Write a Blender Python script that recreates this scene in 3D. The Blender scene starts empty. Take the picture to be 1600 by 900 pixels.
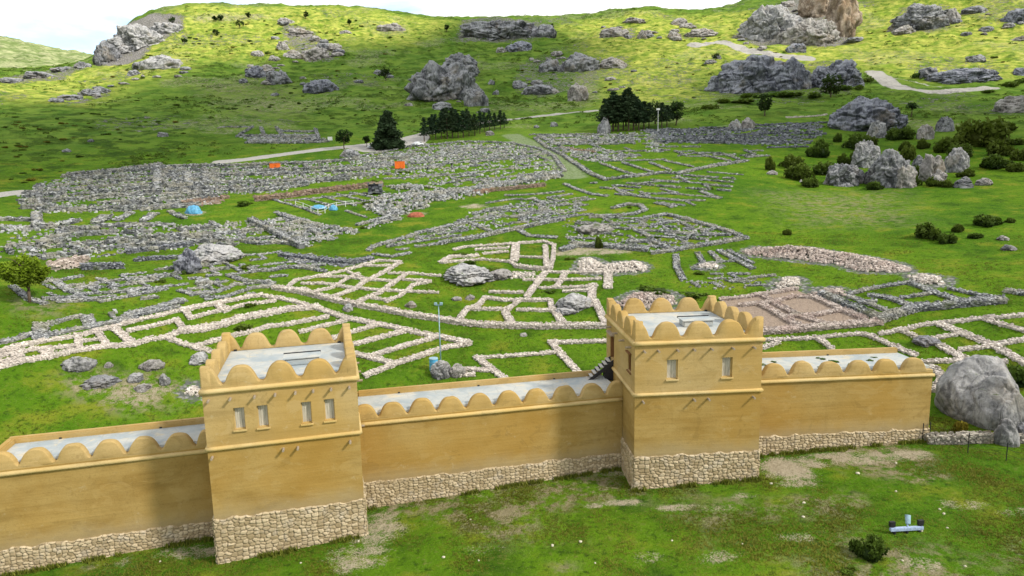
import bpy, bmesh, math, random
import numpy as np
from mathutils import Vector
SC = bpy.context.scene
COL = SC.collection
rng = np.random.default_rng(7)
random.seed(7)

# ------------------------------------------------------------------ camera model (lens 24 mm on 36 mm)
F = 1067.0; H = 24.0; PIT = .1622; ROLL = .0219
CR, SR, CP, SP = math.cos(ROLL), math.sin(ROLL), math.cos(PIT), math.sin(PIT)

def ray(px, py):
    px = np.asarray(px, float); py = np.asarray(py, float)
    du, dv = px - 800, py - 450
    u = du * CR - dv * SR; v = du * SR + dv * CR
    X = u / F; up = -v / F
    return X, CP + up * SP, -SP + up * CP

# ------------------------------------------------------------------ noise
def _hash2(ix, iy, seed):
    h = (ix.astype(np.int64) * 374761393 + iy.astype(np.int64) * 668265263 + seed * 974634777) & 0xffffffff
    h = ((h ^ (h >> 13)) * 1274126177) & 0xffffffff
    h = ((h ^ (h >> 16)) * 2246822519) & 0xffffffff
    return ((h ^ (h >> 15)) & 0xffffff) / float(0xffffff)

def vn2(x, y, seed=0):
    ix = np.floor(x); iy = np.floor(y); fx = x - ix; fy = y - iy
    fx = fx * fx * fx * (fx * (fx * 6 - 15) + 10); fy = fy * fy * fy * (fy * (fy * 6 - 15) + 10)
    a = _hash2(ix, iy, seed); b = _hash2(ix + 1, iy, seed); c = _hash2(ix, iy + 1, seed); d = _hash2(ix + 1, iy + 1, seed)
    return (a + (b - a) * fx) * (1 - fy) + (c + (d - c) * fx) * fy

def fbm2(x, y, seed=0, octv=4, gain=.5):
    s = 0; a = 1; t = 0
    for i in range(octv):
        s = s + a * (vn2(x, y, seed + i * 17) * 2 - 1); t += a
        a *= gain; x = x * 2.03 + 11.3; y = y * 2.03 - 7.7
    return s / t

def _hash3(ix, iy, iz, seed):
    return _hash2(ix + iz * 131.0, iy - iz * 57.0, seed + 3)

def vn3(p, seed=0):
    i = np.floor(p); f = p - i; f = f * f * (3 - 2 * f)
    r = 0
    for dx in (0, 1):
        wx = f[:, 0] if dx else 1 - f[:, 0]
        for dy in (0, 1):
            wy = f[:, 1] if dy else 1 - f[:, 1]
            for dz in (0, 1):
                wz = f[:, 2] if dz else 1 - f[:, 2]
                r = r + wx * wy * wz * _hash3(i[:, 0] + dx, i[:, 1] + dy, i[:, 2] + dz, seed)
    return r

def fbm3(p, seed=0, octv=4, gain=.5):
    s = 0; a = 1; t = 0
    for k in range(octv):
        s = s + a * (vn3(p, seed + k * 13) * 2 - 1); t += a; a *= gain; p = p * 2.03 + 5.1
    return s / t

def worley2(x, y, seed=0):
    ix = np.floor(x); iy = np.floor(y)
    f1 = np.full(x.shape, 9.0); f2 = np.full(x.shape, 9.0); cid = np.zeros(x.shape)
    for dx in (-1, 0, 1):
        for dy in (-1, 0, 1):
            cx = ix + dx; cy = iy + dy
            qx = cx + .15 + .7 * _hash2(cx, cy, seed); qy = cy + .15 + .7 * _hash2(cx, cy, seed + 5)
            d = np.hypot(x - qx, y - qy); c = _hash2(cx, cy, seed + 9)
            m = d < f1
            f2 = np.where(m, f1, np.minimum(f2, d)); cid = np.where(m, c, cid); f1 = np.where(m, d, f1)
    return f1, f2, cid

def sstep(a, b, x):
    t = np.clip((x - a) / (b - a), 0, 1); return t * t * (3 - 2 * t)

# ------------------------------------------------------------------ terrain height field (polar about the drone's foot point)
def zplane(X):
    return .5 + .042 * np.clip(X, -45, 45)

RN = np.array([0.3, 40, 64, 100, 130, 170, 225, 300, 400, 520, 640, 760, 1000, 1500, 2200, 4200.])
UC = [-250, 0, 150, 250, 400, 550, 700, 800, 900, 1000, 1100, 1200, 1300, 1400, 1500, 1600, 1850]
# image row of the ground at each distance, per column: gives the elevation angle
YT = {  100: [460, 460, 460, 458, 455, 450, 447, 445, 443, 440, 438, 438, 438, 438, 438, 440, 440],
        130: [388, 386, 383, 380, 372, 364, 359, 356, 353, 350, 348, 350, 355, 358, 358, 360, 360],
        170: [328, 326, 322, 316, 307, 299, 293, 289, 285, 281, 281, 287, 298, 300, 300, 300, 300],
        225: [270, 270, 266, 260, 252, 243, 237, 233, 229, 226, 226, 231, 243, 240, 240, 240, 245],
        300: [206, 203, 200, 194, 190, 188, 185, 183, 180, 175, 172, 175, 182, 182, 184, 186, 190],
        400: [150, 150, 150, 142, 137, 131, 130, 130, 128, 122, 118, 120, 120, 116, 118, 120, 122],
        520: [122, 118, 112, 80, 70, 66, 68, 66, 66, 62, 58, 58, 56, 46, 42, 42, 42],
        640: [118, 112, 86, 10, 8, 12, 29, 26, 25, 13, 17, 2, -20, -40, -60, -70, -80],
        760: [128, 124, 100, 26, 20, 22, 38, 36, 34, 24, 26, -8, -60, -90, -100, -110, -120],
        1000: [140, 140, 130, 90, 70, 70, 80, 80, 80, 70, 70, 30, 0, -20, -30, -40, -40],
        1500: [92, 92, 106, 112, 110, 110, 120, 120, 120, 120, 120, 90, 80, 70, 60, 60, 60],
        2200: [50, 63, 92, 112, 120, 130, 140, 140, 140, 140, 140, 130, 130, 130, 120, 120, 120],
        4200: [170] * 17 }
YX = {520: ([-250, 0, 120, 150, 185, 220, 260, 400, 550, 700, 800, 900, 1000, 1100, 1200, 1300, 1400, 1500, 1600, 1850],
            [122, 118, 114, 110, 100, 88, 80, 70, 66, 68, 66, 66, 62, 58, 58, 56, 46, 42, 42, 42]),
      640: ([-250, 0, 100, 143, 165, 200, 232, 300, 400, 500, 560, 640, 720, 800, 850, 900, 1000, 1050, 1080, 1150, 1200, 1300, 1400, 1500, 1600, 1850],
            [118, 112, 104, 99, 72, 38, 15, 5, 9, 11, 11, 23, 29, 24, 28, 23, 13, 12, 19, 8, 0, -20, -40, -60, -70, -80])}
NTH = 1300
TH = np.concatenate([np.linspace(-2.3, -.84, 40), np.linspace(-.83, .83, NTH), np.linspace(.84, 2.3, 40)])
RR = np.concatenate([np.linspace(.3, 30, 24)[:-1], np.geomspace(30, 780, 760), np.geomspace(790, 4200, 70)])

def _terrain():
    rows = []
    for r in RN:
        if r < 70:
            rows.append(zplane(r * np.sin(TH))); continue
        uc, yt = (UC, YT[int(r)]) if int(r) not in YX else YX[int(r)]
        X, Y, Z = ray(np.array(uc, float), np.array(yt, float))
        th = np.arctan2(X, Y); te = Z / np.hypot(X, Y)
        t = np.interp(TH, th, te)
        tf = np.linspace(-2.3, 2.3, 2300); g = np.interp(tf, TH, t)
        k = np.exp(-.5 * (np.arange(-60, 61) / (9.0 if r > 450 else 20.0)) ** 2); k /= k.sum()
        g = np.convolve(np.pad(g, 60, mode='edge'), k, mode='valid')
        rows.append(H + r * np.interp(TH, tf, g))
    Zn = np.array(rows)                                  # rows x theta
    h = np.diff(RN)[:, None]; d = np.diff(Zn, axis=0) / h
    m = np.zeros_like(Zn)
    w1 = 2 * h[1:] + h[:-1]; w2 = h[1:] + 2 * h[:-1]
    ok = d[:-1] * d[1:] > 0
    with np.errstate(divide='ignore', invalid='ignore'):
        hm = (w1 + w2) / (w1 / d[:-1] + w2 / d[1:])
    m[1:-1] = np.where(ok, hm, 0); m[0] = d[0]; m[-1] = d[-1]
    idx = np.clip(np.searchsorted(RN, RR, side='right') - 1, 0, len(RN) - 2)
    hh = (RN[idx + 1] - RN[idx])[:, None]; t = ((RR - RN[idx])[:, None]) / hh
    t2 = t * t; t3 = t2 * t
    return (2 * t3 - 3 * t2 + 1) * Zn[idx] + (t3 - 2 * t2 + t) * hh * m[idx] + (-2 * t3 + 3 * t2) * Zn[idx + 1] + (t3 - t2) * hh * m[idx + 1]

ZG = _terrain()
GX = RR[:, None] * np.sin(TH)[None, :]; GY = RR[:, None] * np.cos(TH)[None, :]
RG = np.broadcast_to(RR[:, None], GX.shape)
_amp1 = np.interp(RG, [0, 40, 66, 110, 250, 330, 520, 800, 1500, 4200], [.03, .06, .10, .35, .5, 1.6, 3.0, 3.2, 8, 10])
ZG = ZG + _amp1 * fbm2(GX / 34, GY / 34, 3, 4)
ZG = ZG + np.interp(RG, [0, 66, 110, 250, 330, 560, 900], [.05, .06, .14, .2, .8, 1.7, 1.7]) * fbm2(GX / 9, GY / 9, 9, 3)
ZG = ZG + np.interp(RG, [0, 66, 110, 300], [.03, .04, .03, .1]) * fbm2(GX / 1.3, GY / 1.3, 21, 2)

TI = np.arange(len(TH)); RI = np.arange(len(RR))
def gz(x, y):
    x = np.asarray(x, float); y = np.asarray(y, float)
    r = np.clip(np.hypot(x, y), RR[0], RR[-1] - 1); th = np.clip(np.arctan2(x, y), TH[0], TH[-1])
    fi = np.interp(r, RR, RI); fj = np.interp(th, TH, TI)
    i = np.minimum(fi.astype(int), len(RR) - 2); j = np.minimum(fj.astype(int), len(TH) - 2)
    a = fi - i; b = fj - j
    return (ZG[i, j] * (1 - b) + ZG[i, j + 1] * b) * (1 - a) + (ZG[i + 1, j] * (1 - b) + ZG[i + 1, j + 1] * b) * a

_rs = np.concatenate([np.linspace(20, 62, 300), np.geomspace(62, 2400, 2600)])
def gp(px, py, rmin=20):
    """ground point (x, y, z) seen at an image position of the photograph"""
    X, Y, Z = ray(px, py); hl = math.hypot(X, Y); s = X / hl, Y / hl; t = Z / hl
    rs = _rs[_rs >= rmin]
    zz = gz(rs * s[0], rs * s[1]); d = H + rs * t - zz
    k = np.nonzero(d <= 0)[0]
    if len(k) == 0:
        k = np.argmin(np.abs(d[rs < 760])); r = rs[k]
    else:
        k = k[0]
        r = rs[k] if k == 0 else rs[k - 1] + (rs[k] - rs[k - 1]) * d[k - 1] / (d[k - 1] - d[k] + 1e-12)
    return np.array([r * s[0], r * s[1], float(gz(r * s[0], r * s[1]))])

def mpp(p):
    """metres per photo pixel at point p"""
    return (p[1] * CP - (p[2] - H) * SP) / F

# ------------------------------------------------------------------ mesh + object helpers
def mesh_np(name, V, faces, smooth=False, attrs=None):
    """faces: list of (n,k) int arrays"""
    me = bpy.data.meshes.new(name)
    V = np.asarray(V, np.float32)
    me.vertices.add(len(V)); me.vertices.foreach_set('co', V.ravel())
    if not isinstance(faces, list): faces = [faces]
    loops = np.concatenate([np.asarray(f, np.int32).ravel() for f in faces])
    tot = np.concatenate([np.full(len(f), f.shape[1], np.int32) for f in faces])
    st = np.concatenate([[0], np.cumsum(tot)[:-1]]).astype(np.int32)
    me.loops.add(len(loops)); me.loops.foreach_set('vertex_index', loops)
    me.polygons.add(len(tot)); me.polygons.foreach_set('loop_start', st); me.polygons.foreach_set('loop_total', tot)
    me.polygons.foreach_set('use_smooth', np.full(len(tot), smooth))
    me.update(calc_edges=True)
    for k, v in (attrs or {}).items():
        a = me.attributes.new(k, 'FLOAT', 'POINT'); a.data.foreach_set('value', np.asarray(v, np.float32))
    return me

def link(name, me, mat=None, parent=None, loc=None):
    o = bpy.data.objects.new(name, me); COL.objects.link(o)
    if mat is not None and me is not None and not me.materials: me.materials.append(mat)
    if parent is not None: o.parent = parent
    if loc is not None: o.location = loc
    return o

def tag(o, label, cat, group=None, kind=None):
    o['label'] = label; o['category'] = cat
    if group: o['group'] = group
    if kind: o['kind'] = kind
    return o

def empty(name, loc, rz, label, cat, group=None):
    o = bpy.data.objects.new(name, None); COL.objects.link(o)
    o.location = loc; o.rotation_euler = (0, 0, rz); o.empty_display_size = .3
    return tag(o, label, cat, group)

def dup(o, loc, rz, sc=1.0, label=None, group=None):
    r = o.copy(); COL.objects.link(r); r.location = loc; r.rotation_euler = (0, 0, rz)
    r.scale = (sc, sc, sc) if np.isscalar(sc) else sc
    if label: r['label'] = label
    if group: r['group'] = group
    for ch in list(o.children):
        c = ch.copy(); COL.objects.link(c); c.parent = r
        for g in list(ch.children):
            d = g.copy(); COL.objects.link(d); d.parent = c
    return r

class MB:
    """collects simple shapes into one mesh"""
    def __init__(s): s.V = []; s.F = []; s.n = 0
    def add(s, V, Fs):
        V = np.asarray(V, float); s.V.append(V)
        for f in Fs: s.F.append(tuple(int(i) + s.n for i in f))
        s.n += len(V); return s
    def box(s, c, d, rz=0.0, ry=0.0):
        c = np.asarray(c, float); d = np.asarray(d, float) / 2
        v = np.array([[x, y, z] for x in (-1, 1) for y in (-1, 1) for z in (-1, 1)]) * d
        if ry:
            a, b = math.cos(ry), math.sin(ry); v = np.stack([v[:, 0] * a + v[:, 2] * b, v[:, 1], -v[:, 0] * b + v[:, 2] * a], 1)
        if rz:
            a, b = math.cos(rz), math.sin(rz); v = np.stack([v[:, 0] * a - v[:, 1] * b, v[:, 0] * b + v[:, 1] * a, v[:, 2]], 1)
        return s.add(v + c, [(0, 1, 3, 2), (4, 6, 7, 5), (0, 4, 5, 1), (2, 3, 7, 6), (0, 2, 6, 4), (1, 5, 7, 3)])
    def tube(s, p0, p1, r0, r1=None, n=8):
        r1 = r0 if r1 is None else r1
        p0 = np.asarray(p0, float); p1 = np.asarray(p1, float); d = p1 - p0; L = np.linalg.norm(d)
        if L < 1e-6: return s
        d /= L; a = np.cross(d, [0, 0, 1.0] if abs(d[2]) < .9 else [1.0, 0, 0]); a /= np.linalg.norm(a); b = np.cross(d, a)
        t = np.linspace(0, 2 * math.pi, n, endpoint=False)
        ring = np.cos(t)[:, None] * a + np.sin(t)[:, None] * b
        V = np.concatenate([p0 + ring * r0, p1 + ring * r1])
        Fs = [(i, (i + 1) % n, n + (i + 1) % n, n + i) for i in range(n)] + [tuple(range(n - 1, -1, -1)), tuple(range(n, 2 * n))]
        return s.add(V, Fs)
    def build(s, name, mat, parent=None, smooth=False, bevel=0.0, loc=None):
        me = bpy.data.meshes.new(name)
        me.from_pydata([tuple(v) for v in np.concatenate(s.V)], [], s.F); me.update()
        if bevel:
            bm = bmesh.new(); bm.from_mesh(me)
            bmesh.ops.bevel(bm, geom=bm.edges[:], offset=bevel, segments=2, affect='EDGES', clamp_overlap=True)
            bm.to_mesh(me); bm.free()
        if smooth: me.polygons.foreach_set('use_smooth', [True] * len(me.polygons))
        return link(name, me, mat, parent, loc)

# ------------------------------------------------------------------ materials
def newmat(name):
    m = bpy.data.materials.new(name); m.use_nodes = True
    nt = m.node_tree; nt.nodes.clear()
    out = nt.nodes.new('ShaderNodeOutputMaterial'); b = nt.nodes.new('ShaderNodeBsdfPrincipled')
    nt.links.new(b.outputs[0], out.inputs[0]); b.inputs['Roughness'].default_value = .9
    b.inputs['Specular IOR Level'].default_value = .15
    return m, nt, b

class NT:
    def __init__(s, nt): s.nt = nt
    def n(s, typ, **kw):
        x = s.nt.nodes.new(typ)
        for k, v in kw.items(): setattr(x, k, v)
        return x
    def L(s, a, b): s.nt.links.new(a, b)
    def _set(s, sock, v):
        if hasattr(v, 'is_output') or isinstance(v, bpy.types.NodeSocket): s.L(v, sock)
        elif isinstance(v, (tuple, list)) and len(v) == 3 and sock.type == 'RGBA': sock.default_value = (*v, 1)
        else: sock.default_value = v
    def pos(s): return s.n('ShaderNodeNewGeometry').outputs['Position']
    def obj(s): return s.n('ShaderNodeTexCoord').outputs['Object']
    def attr(s, name): return s.n('ShaderNodeAttribute', attribute_name=name).outputs['Fac']
    def noise(s, vec, scale, detail=4, rough=.55, dist=0.0):
        x = s.n('ShaderNodeTexNoise'); s.L(vec, x.inputs['Vector'])
        x.inputs['Scale'].default_value = scale; x.inputs['Detail'].default_value = detail
        x.inputs['Roughness'].default_value = rough; x.inputs['Distortion'].default_value = dist
        return x.outputs['Fac']
    def voro(s, vec, scale, feature='F1', out='Distance', rand=1.0):
        x = s.n('ShaderNodeTexVoronoi', feature=feature); s.L(vec, x.inputs['Vector']); x.inputs['Scale'].default_value = scale
        x.inputs['Randomness'].default_value = rand
        return x.outputs[out]
    def map(s, vec, scale=(1, 1, 1), rot=(0, 0, 0)):
        x = s.n('ShaderNodeMapping'); s.L(vec, x.inputs[0]); x.inputs['Scale'].default_value = scale; x.inputs['Rotation'].default_value = rot
        return x.outputs[0]
    def ramp(s, f, a, b, lo=0.0, hi=1.0):
        x = s.n('ShaderNodeMapRange', interpolation_type='SMOOTHSTEP'); s.L(f, x.inputs[0])
        for i, v in ((1, a), (2, b), (3, lo), (4, hi)): x.inputs[i].default_value = v
        return x.outputs[0]
    def math(s, op, a, b=0.0, clamp=False):
        x = s.n('ShaderNodeMath', operation=op, use_clamp=clamp); s._set(x.inputs[0], a); s._set(x.inputs[1], b); return x.outputs[0]
    def mix(s, f, a, b, mode='MIX'):
        x = s.n('ShaderNodeMix', data_type='RGBA', blend_type=mode, clamp_factor=True)
        s._set(x.inputs[0], f); s._set(x.inputs[6], a); s._set(x.inputs[7], b); return x.outputs[2]
    def bump(s, h, strength, dist, bsdf, prev=None):
        x = s.n('ShaderNodeBump'); x.inputs['Strength'].default_value = strength; x.inputs['Distance'].default_value = dist
        s.L(h, x.inputs['Height'])
        if prev is not None: s.L(prev, x.inputs['Normal'])
        if bsdf is not None: s.L(x.outputs[0], bsdf.inputs['Normal'])
        return x.outputs[0]

def mat_terrain():
    m, nt, b = newmat('meadow'); n = NT(nt); p = n.pos()
    big = n.noise(p, .035, 4, .6); mid = n.noise(p, .22, 5, .65); fine = n.noise(p, 1.6, 5, .7); micro = n.noise(p, 9.0, 3, .7)
    dark, g1, g2, yel = (.030, .078, .006), (.066, .160, .007), (.110, .215, .009), (.20, .235, .020)
    c = n.mix(n.ramp(big, .35, .62), g1, g2)
    c = n.mix(n.ramp(mid, .50, .72), c, yel)
    c = n.mix(n.math('MULTIPLY', n.ramp(mid, .50, .30), .75), c, dark)
    c = n.mix(n.math('MULTIPLY', n.ramp(fine, .50, .32), .75), c, (.020, .050, .006))
    c = n.mix(n.math('MULTIPLY', n.ramp(fine, .56, .74), .50), c, (.21, .20, .06))
    c = n.mix(n.math('MULTIPLY', n.ramp(micro, .45, .28), .55), c, (.02, .05, .005))
    c = n.mix(n.math('MULTIPLY', n.ramp(micro, .58, .72), .45), c, (.27, .26, .11))
    c = n.mix(n.math('MULTIPLY', n.attr('hill'), .75), c, n.mix(n.ramp(n.noise(p, .09, 6, .7), .36, .64), (.085, .175, .022), (.20, .30, .045)))
    c = n.mix(n.attr('far'), c, n.mix(n.ramp(n.noise(p, .03, 6, .7), .42, .6), (.22, .28, .10), (.52, .53, .28)))  # distant hills, with pale haze painted into their colour
    # shrubby dark cover on the hills
    sc = n.attr('scrub')
    s1 = n.noise(n.map(p, (1, 1, 2)), .11, 6, .72); s2 = n.noise(p, .5, 5, .7)
    sm = n.math('MULTIPLY', n.ramp(s1, .50, .58), n.ramp(s2, .36, .50))
    c = n.mix(n.math('MULTIPLY', n.math('MULTIPLY', sm, sc), n.math('SUBTRACT', .8, n.math('MULTIPLY', n.attr('yellow'), .5))), c, n.mix(n.ramp(s2, .45, .65), (.026, .062, .008), (.070, .13, .012)))
    # yellow spring grass on the sun slopes, sunlight painted into its colour
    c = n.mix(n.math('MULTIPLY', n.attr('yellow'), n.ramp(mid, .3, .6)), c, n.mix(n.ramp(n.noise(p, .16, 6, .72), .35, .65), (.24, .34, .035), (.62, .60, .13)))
    # brown steppe patches
    dr = n.attr('dry'); dn = n.noise(p, .7, 6, .75)
    dm = n.math('MULTIPLY', dr, n.ramp(dn, .44, .58))
    c = n.mix(dm, c, n.mix(fine, (.20, .165, .09), (.36, .30, .20)))
    di = n.attr('dirt'); dm2 = n.ramp(n.math('ADD', di, n.math('MULTIPLY', n.math('SUBTRACT', n.math('ADD', n.math('MULTIPLY', dn, .55), n.math('MULTIPLY', micro, .45)), .5), 3.2)), .36, .80)
    dm2 = n.math('MULTIPLY', dm2, n.ramp(di, .02, .2))
    c = n.mix(dm2, c, n.mix(n.noise(p, 5, 4, .7), (.24, .20, .12), (.56, .49, .37)))
    # pale stony ground around the ruins
    st = n.attr('stone'); sv = n.voro(p, 1.7); sn = n.noise(p, 1.1, 5, .75)
    sm2 = n.ramp(n.math('ADD', st, n.math('MULTIPLY', n.math('SUBTRACT', sn, .5), 1.5)), .45, .75)
    sm2 = n.math('MULTIPLY', sm2, n.ramp(st, .03, .25))
    c = n.mix(sm2, c, n.mix(n.ramp(sv, .15, .6), (.34, .33, .32), (.13, .14, .12)))
    pa = n.attr('path'); c = n.mix(n.ramp(n.math('ADD', pa, n.math('MULTIPLY', n.math('SUBTRACT', fine, .5), .5)), .4, .6), c, n.mix(fine, (.38, .36, .32), (.56, .53, .48)))
    ga = n.attr('trackgreen'); c = n.mix(n.math('MULTIPLY', ga, n.ramp(fine, .3, .55)), c, (.22, .27, .14))
    ta = n.attr('tan'); c = n.mix(n.ramp(ta, .35, .65), c, n.mix(fine, (.29, .22, .165), (.42, .33, .26)))
    ro = n.attr('rock'); rn = n.noise(n.map(p, (1, 1, 1.6)), .35, 7, .75, 1.2); rn2 = n.noise(p, 1.5, 6, .8)
    rm = n.ramp(n.math('ADD', ro, n.math('MULTIPLY', n.math('SUBTRACT', rn, .5), 1.8)), .5, .66)
    rm = n.math('MULTIPLY', rm, n.ramp(ro, .03, .2))
    c = n.mix(rm, c, n.mix(n.ramp(rn2, .36, .62), (.09, .09, .085), (.46, .43, .39)))
    n.L(c, b.inputs['Base Color'])
    hsum = n.math('ADD', n.math('MULTIPLY', fine, 1.0), n.math('MULTIPLY', micro, .35))
    hsum = n.math('ADD', hsum, n.math('MULTIPLY', n.math('MULTIPLY', sm, sc), 1.6))
    hsum = n.math('ADD', hsum, n.math('MULTIPLY', n.math('MULTIPLY', rn2, rm), 3.0))
    n.bump(hsum, .8, .5, b)
    b.inputs['Roughness'].default_value = 1; b.inputs['Specular IOR Level'].default_value = .05
    return m

def mat_stone(name, lo, hi, warm=None):
    m, nt, b = newmat(name); n = NT(nt); p = n.pos()
    t = n.attr('tone'); f = n.noise(p, 4.5, 5, .75); g = n.noise(p, .35, 4, .6)
    c = n.mix(t, lo, hi)
    if warm: c = n.mix(n.ramp(g, .45, .65), c, n.mix(t, tuple(x * .55 for x in warm), warm))
    c = n.mix(n.math('MULTIPLY', n.ramp(f, .5, .32), .6), c, tuple(x * .35 for x in lo))
    c = n.mix(n.math('MULTIPLY', n.ramp(n.noise(p, .42, 6, .75), .54, .66), .6 if lo[0] < .2 else .2), c, (.10, .13, .035))
    n.L(c, b.inputs['Base Color']); n.bump(f, .6, .08, b); return m

def mat_rock(name, lo, hi, warm, scale=1.0):
    m, nt, b = newmat(name); n = NT(nt); p = n.pos()
    a = n.noise(n.map(p, (1, 1, .55)), .30 * scale, 8, .72, .8); f = n.noise(p, 1.6 * scale, 8, .78)
    cr = n.voro(n.map(p, (1, 1, .5), (.3, .2, 0)), .30 * scale, 'DISTANCE_TO_EDGE')
    vs = n.noise(n.map(p, (1, 1, .22)), .9 * scale, 6, .7, 1.0)
    c = n.mix(n.ramp(a, .40, .58), lo, hi)
    c = n.mix(n.math('MULTIPLY', n.ramp(f, .50, .70), .6), c, tuple(min(1, x * 1.35) for x in hi))
    c = n.mix(n.math('MULTIPLY', n.ramp(f, .47, .30), .8), c, tuple(x * .30 for x in lo))
    c = n.mix(n.math('MULTIPLY', n.ramp(vs, .50, .38), .55), c, tuple(x * .35 for x in lo))
    c = n.mix(n.math('MULTIPLY', n.ramp(n.noise(p, .16 * scale, 4, .6), .54, .68), .6), c, warm)
    c = n.mix(n.math('MULTIPLY', n.ramp(cr, .03, .0), n.math('MULTIPLY', n.ramp(f, .42, .6), .7)), c, tuple(x * .3 for x in lo))
    # lit tops and shaded undersides painted in, then moss and grass on the ledges
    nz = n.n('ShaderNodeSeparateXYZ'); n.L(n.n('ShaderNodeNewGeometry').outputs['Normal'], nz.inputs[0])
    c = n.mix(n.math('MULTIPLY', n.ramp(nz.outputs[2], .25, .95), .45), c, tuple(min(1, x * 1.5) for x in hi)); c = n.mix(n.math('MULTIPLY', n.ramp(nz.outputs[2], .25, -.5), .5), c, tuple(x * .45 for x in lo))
    ms = n.math('MULTIPLY', n.ramp(nz.outputs[2], .55, .9), n.ramp(n.noise(p, .5 * scale, 6, .75), .56, .63))
    c = n.mix(n.math('MULTIPLY', ms, .85), c, (.07, .11, .015))
    n.L(c, b.inputs['Base Color'])
    h = n.math('ADD', n.math('MULTIPLY', f, .8), n.math('MULTIPLY', n.ramp(cr, 0, .06), .22))
    h = n.math('ADD', h, n.math('MULTIPLY', vs, .7))
    n.bump(h, 1.0, .7 / scale, b); return m

def mat_plaster(name, top, low, zsplit=None):
    m, nt, b = newmat(name); n = NT(nt); p = n.pos()
    st = n.noise(n.map(p, (.22, .22, 1.1)), 1.0, 6, .62, .3); bl = n.noise(p, .35, 5, .6); f = n.noise(p, 7, 5, .75)
    rows = n.noise(n.map(p, (.05, .05, 2.6)), 1.6, 3, .6)
    c = n.mix(n.ramp(bl, .32, .68), low, top)
    c = n.mix(n.math('MULTIPLY', n.ramp(st, .40, .66), .5), c, tuple(min(1, x * 1.16) for x in top))
    c = n.mix(n.math('MULTIPLY', n.ramp(st, .48, .30), .5), c, tuple(x * .74 for x in low))
    c = n.mix(n.math('MULTIPLY', n.ramp(rows, .45, .62), .16), c, tuple(x * .78 for x in low))
    c = n.mix(n.math('MULTIPLY', n.ramp(f, .50, .34), .30), c, tuple(x * .6 for x in low))
    # rain streaks running down
    ds = n.noise(n.map(p, (2.4, 2.4, .10)), 1.0, 4, .6)
    c = n.mix(n.math('MULTIPLY', n.ramp(n.noise(p, .13, 3, .6), .42, .66), .55), c, tuple(x * k for x, k in zip(low, (1.16, 1.04, .72))))
    c = n.mix(n.math('MULTIPLY', n.ramp(ds, .38, .26), .25), c, tuple(x * .66 for x in low))
    c = n.mix(n.math('MULTIPLY', n.ramp(n.noise(p, 1.1, 6, .75), .60, .70), .28), c, (.55, .46, .29))
    c = n.mix(n.math('MULTIPLY', n.ramp(n.noise(n.map(p, (.5, .5, .9)), .8, 7, .62, .8), .575, .60), .30), c, tuple(x * k for x, k in zip(top, (1.12, 1.14, 1.25))))
    c = n.mix(n.math('MULTIPLY', n.ramp(n.noise(n.map(p, (.6, .6, .8)), .7, 7, .66, 1.0), .40, .375), .34), c, tuple(x * .72 for x in low))
    if zsplit is not None:        # damp, dusty band above the stone plinth
        sx = n.n('ShaderNodeSeparateXYZ'); n.L(n.obj(), sx.inputs[0])
        g = n.ramp(n.math('ADD', sx.outputs[2], n.math('MULTIPLY', n.noise(p, .6, 5, .7), 1.8)), zsplit + 2.3, zsplit + .7)
        c = n.mix(n.math('MULTIPLY', g, .55), c, (.36, .29, .17))
        g2 = n.ramp(n.math('ADD', sx.outputs[2], n.math('MULTIPLY', n.noise(p, 1.7, 5, .7), .8)), zsplit + .75, zsplit + .3)
        c = n.mix(n.math('MULTIPLY', g2, .5), c, (.25, .19, .10))
    n.L(c, b.inputs['Base Color'])
    h = n.math('ADD', n.math('MULTIPLY', f, .35), n.math('ADD', n.math('MULTIPLY', st, .8), n.math('MULTIPLY', rows, .6)))
    n.bump(h, .5, .06, b); b.inputs['Roughness'].default_value = .95; return m

def mat_roof():
    m, nt, b = newmat('lime_roof'); n = NT(nt); p = n.pos()
    a = n.noise(p, .45, 6, .65, .6); f = n.noise(p, 3.5, 6, .75); w = n.noise(p, .9, 4, .6)
    c = n.mix(n.ramp(a, .35, .62), (.33, .375, .39), (.49, .49, .45))
    c = n.mix(n.math('MULTIPLY', n.ramp(w, .56, .68), .55), c, (.62, .52, .33))
    c = n.mix(n.math('MULTIPLY', n.ramp(f, .44, .30), .55), c, (.28, .30, .28))
    cr = n.voro(p, .7, 'DISTANCE_TO_EDGE'); c = n.mix(n.math('MULTIPLY', n.ramp(cr, .03, 0), .4), c, (.3, .3, .27))
    n.L(c, b.inputs['Base Color']); n.bump(f, .3, .04, b); b.inputs['Roughness'].default_value = .7; return m

def mat_plain(name, col, rough=.7, var=.25, scale=6.0, metal=0.0, bump=.15):
    m, nt, b = newmat(name); n = NT(nt); o = n.obj(); f = n.noise(o, scale, 5, .65)
    c = n.mix(n.ramp(f, .3, .7), tuple(x * (1 - var) for x in col), tuple(min(1, x * (1 + var)) for x in col))
    n.L(c, b.inputs['Base Color']); n.bump(f, bump, .03, b); b.inputs['Roughness'].default_value = rough; b.inputs['Metallic'].default_value = metal
    b.inputs['Specular IOR Level'].default_value = .4
    return m

def mat_wood(name, col, sc=(14, 14, 1.2)):
    m, nt, b = newmat(name); n = NT(nt); o = n.obj(); f = n.noise(n.map(o, sc), 1.0, 6, .7, .5)
    c = n.mix(n.ramp(f, .3, .7), tuple(x * .55 for x in col), col); n.L(c, b.inputs['Base Color']); n.bump(f, .4, .02, b); return m

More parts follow.
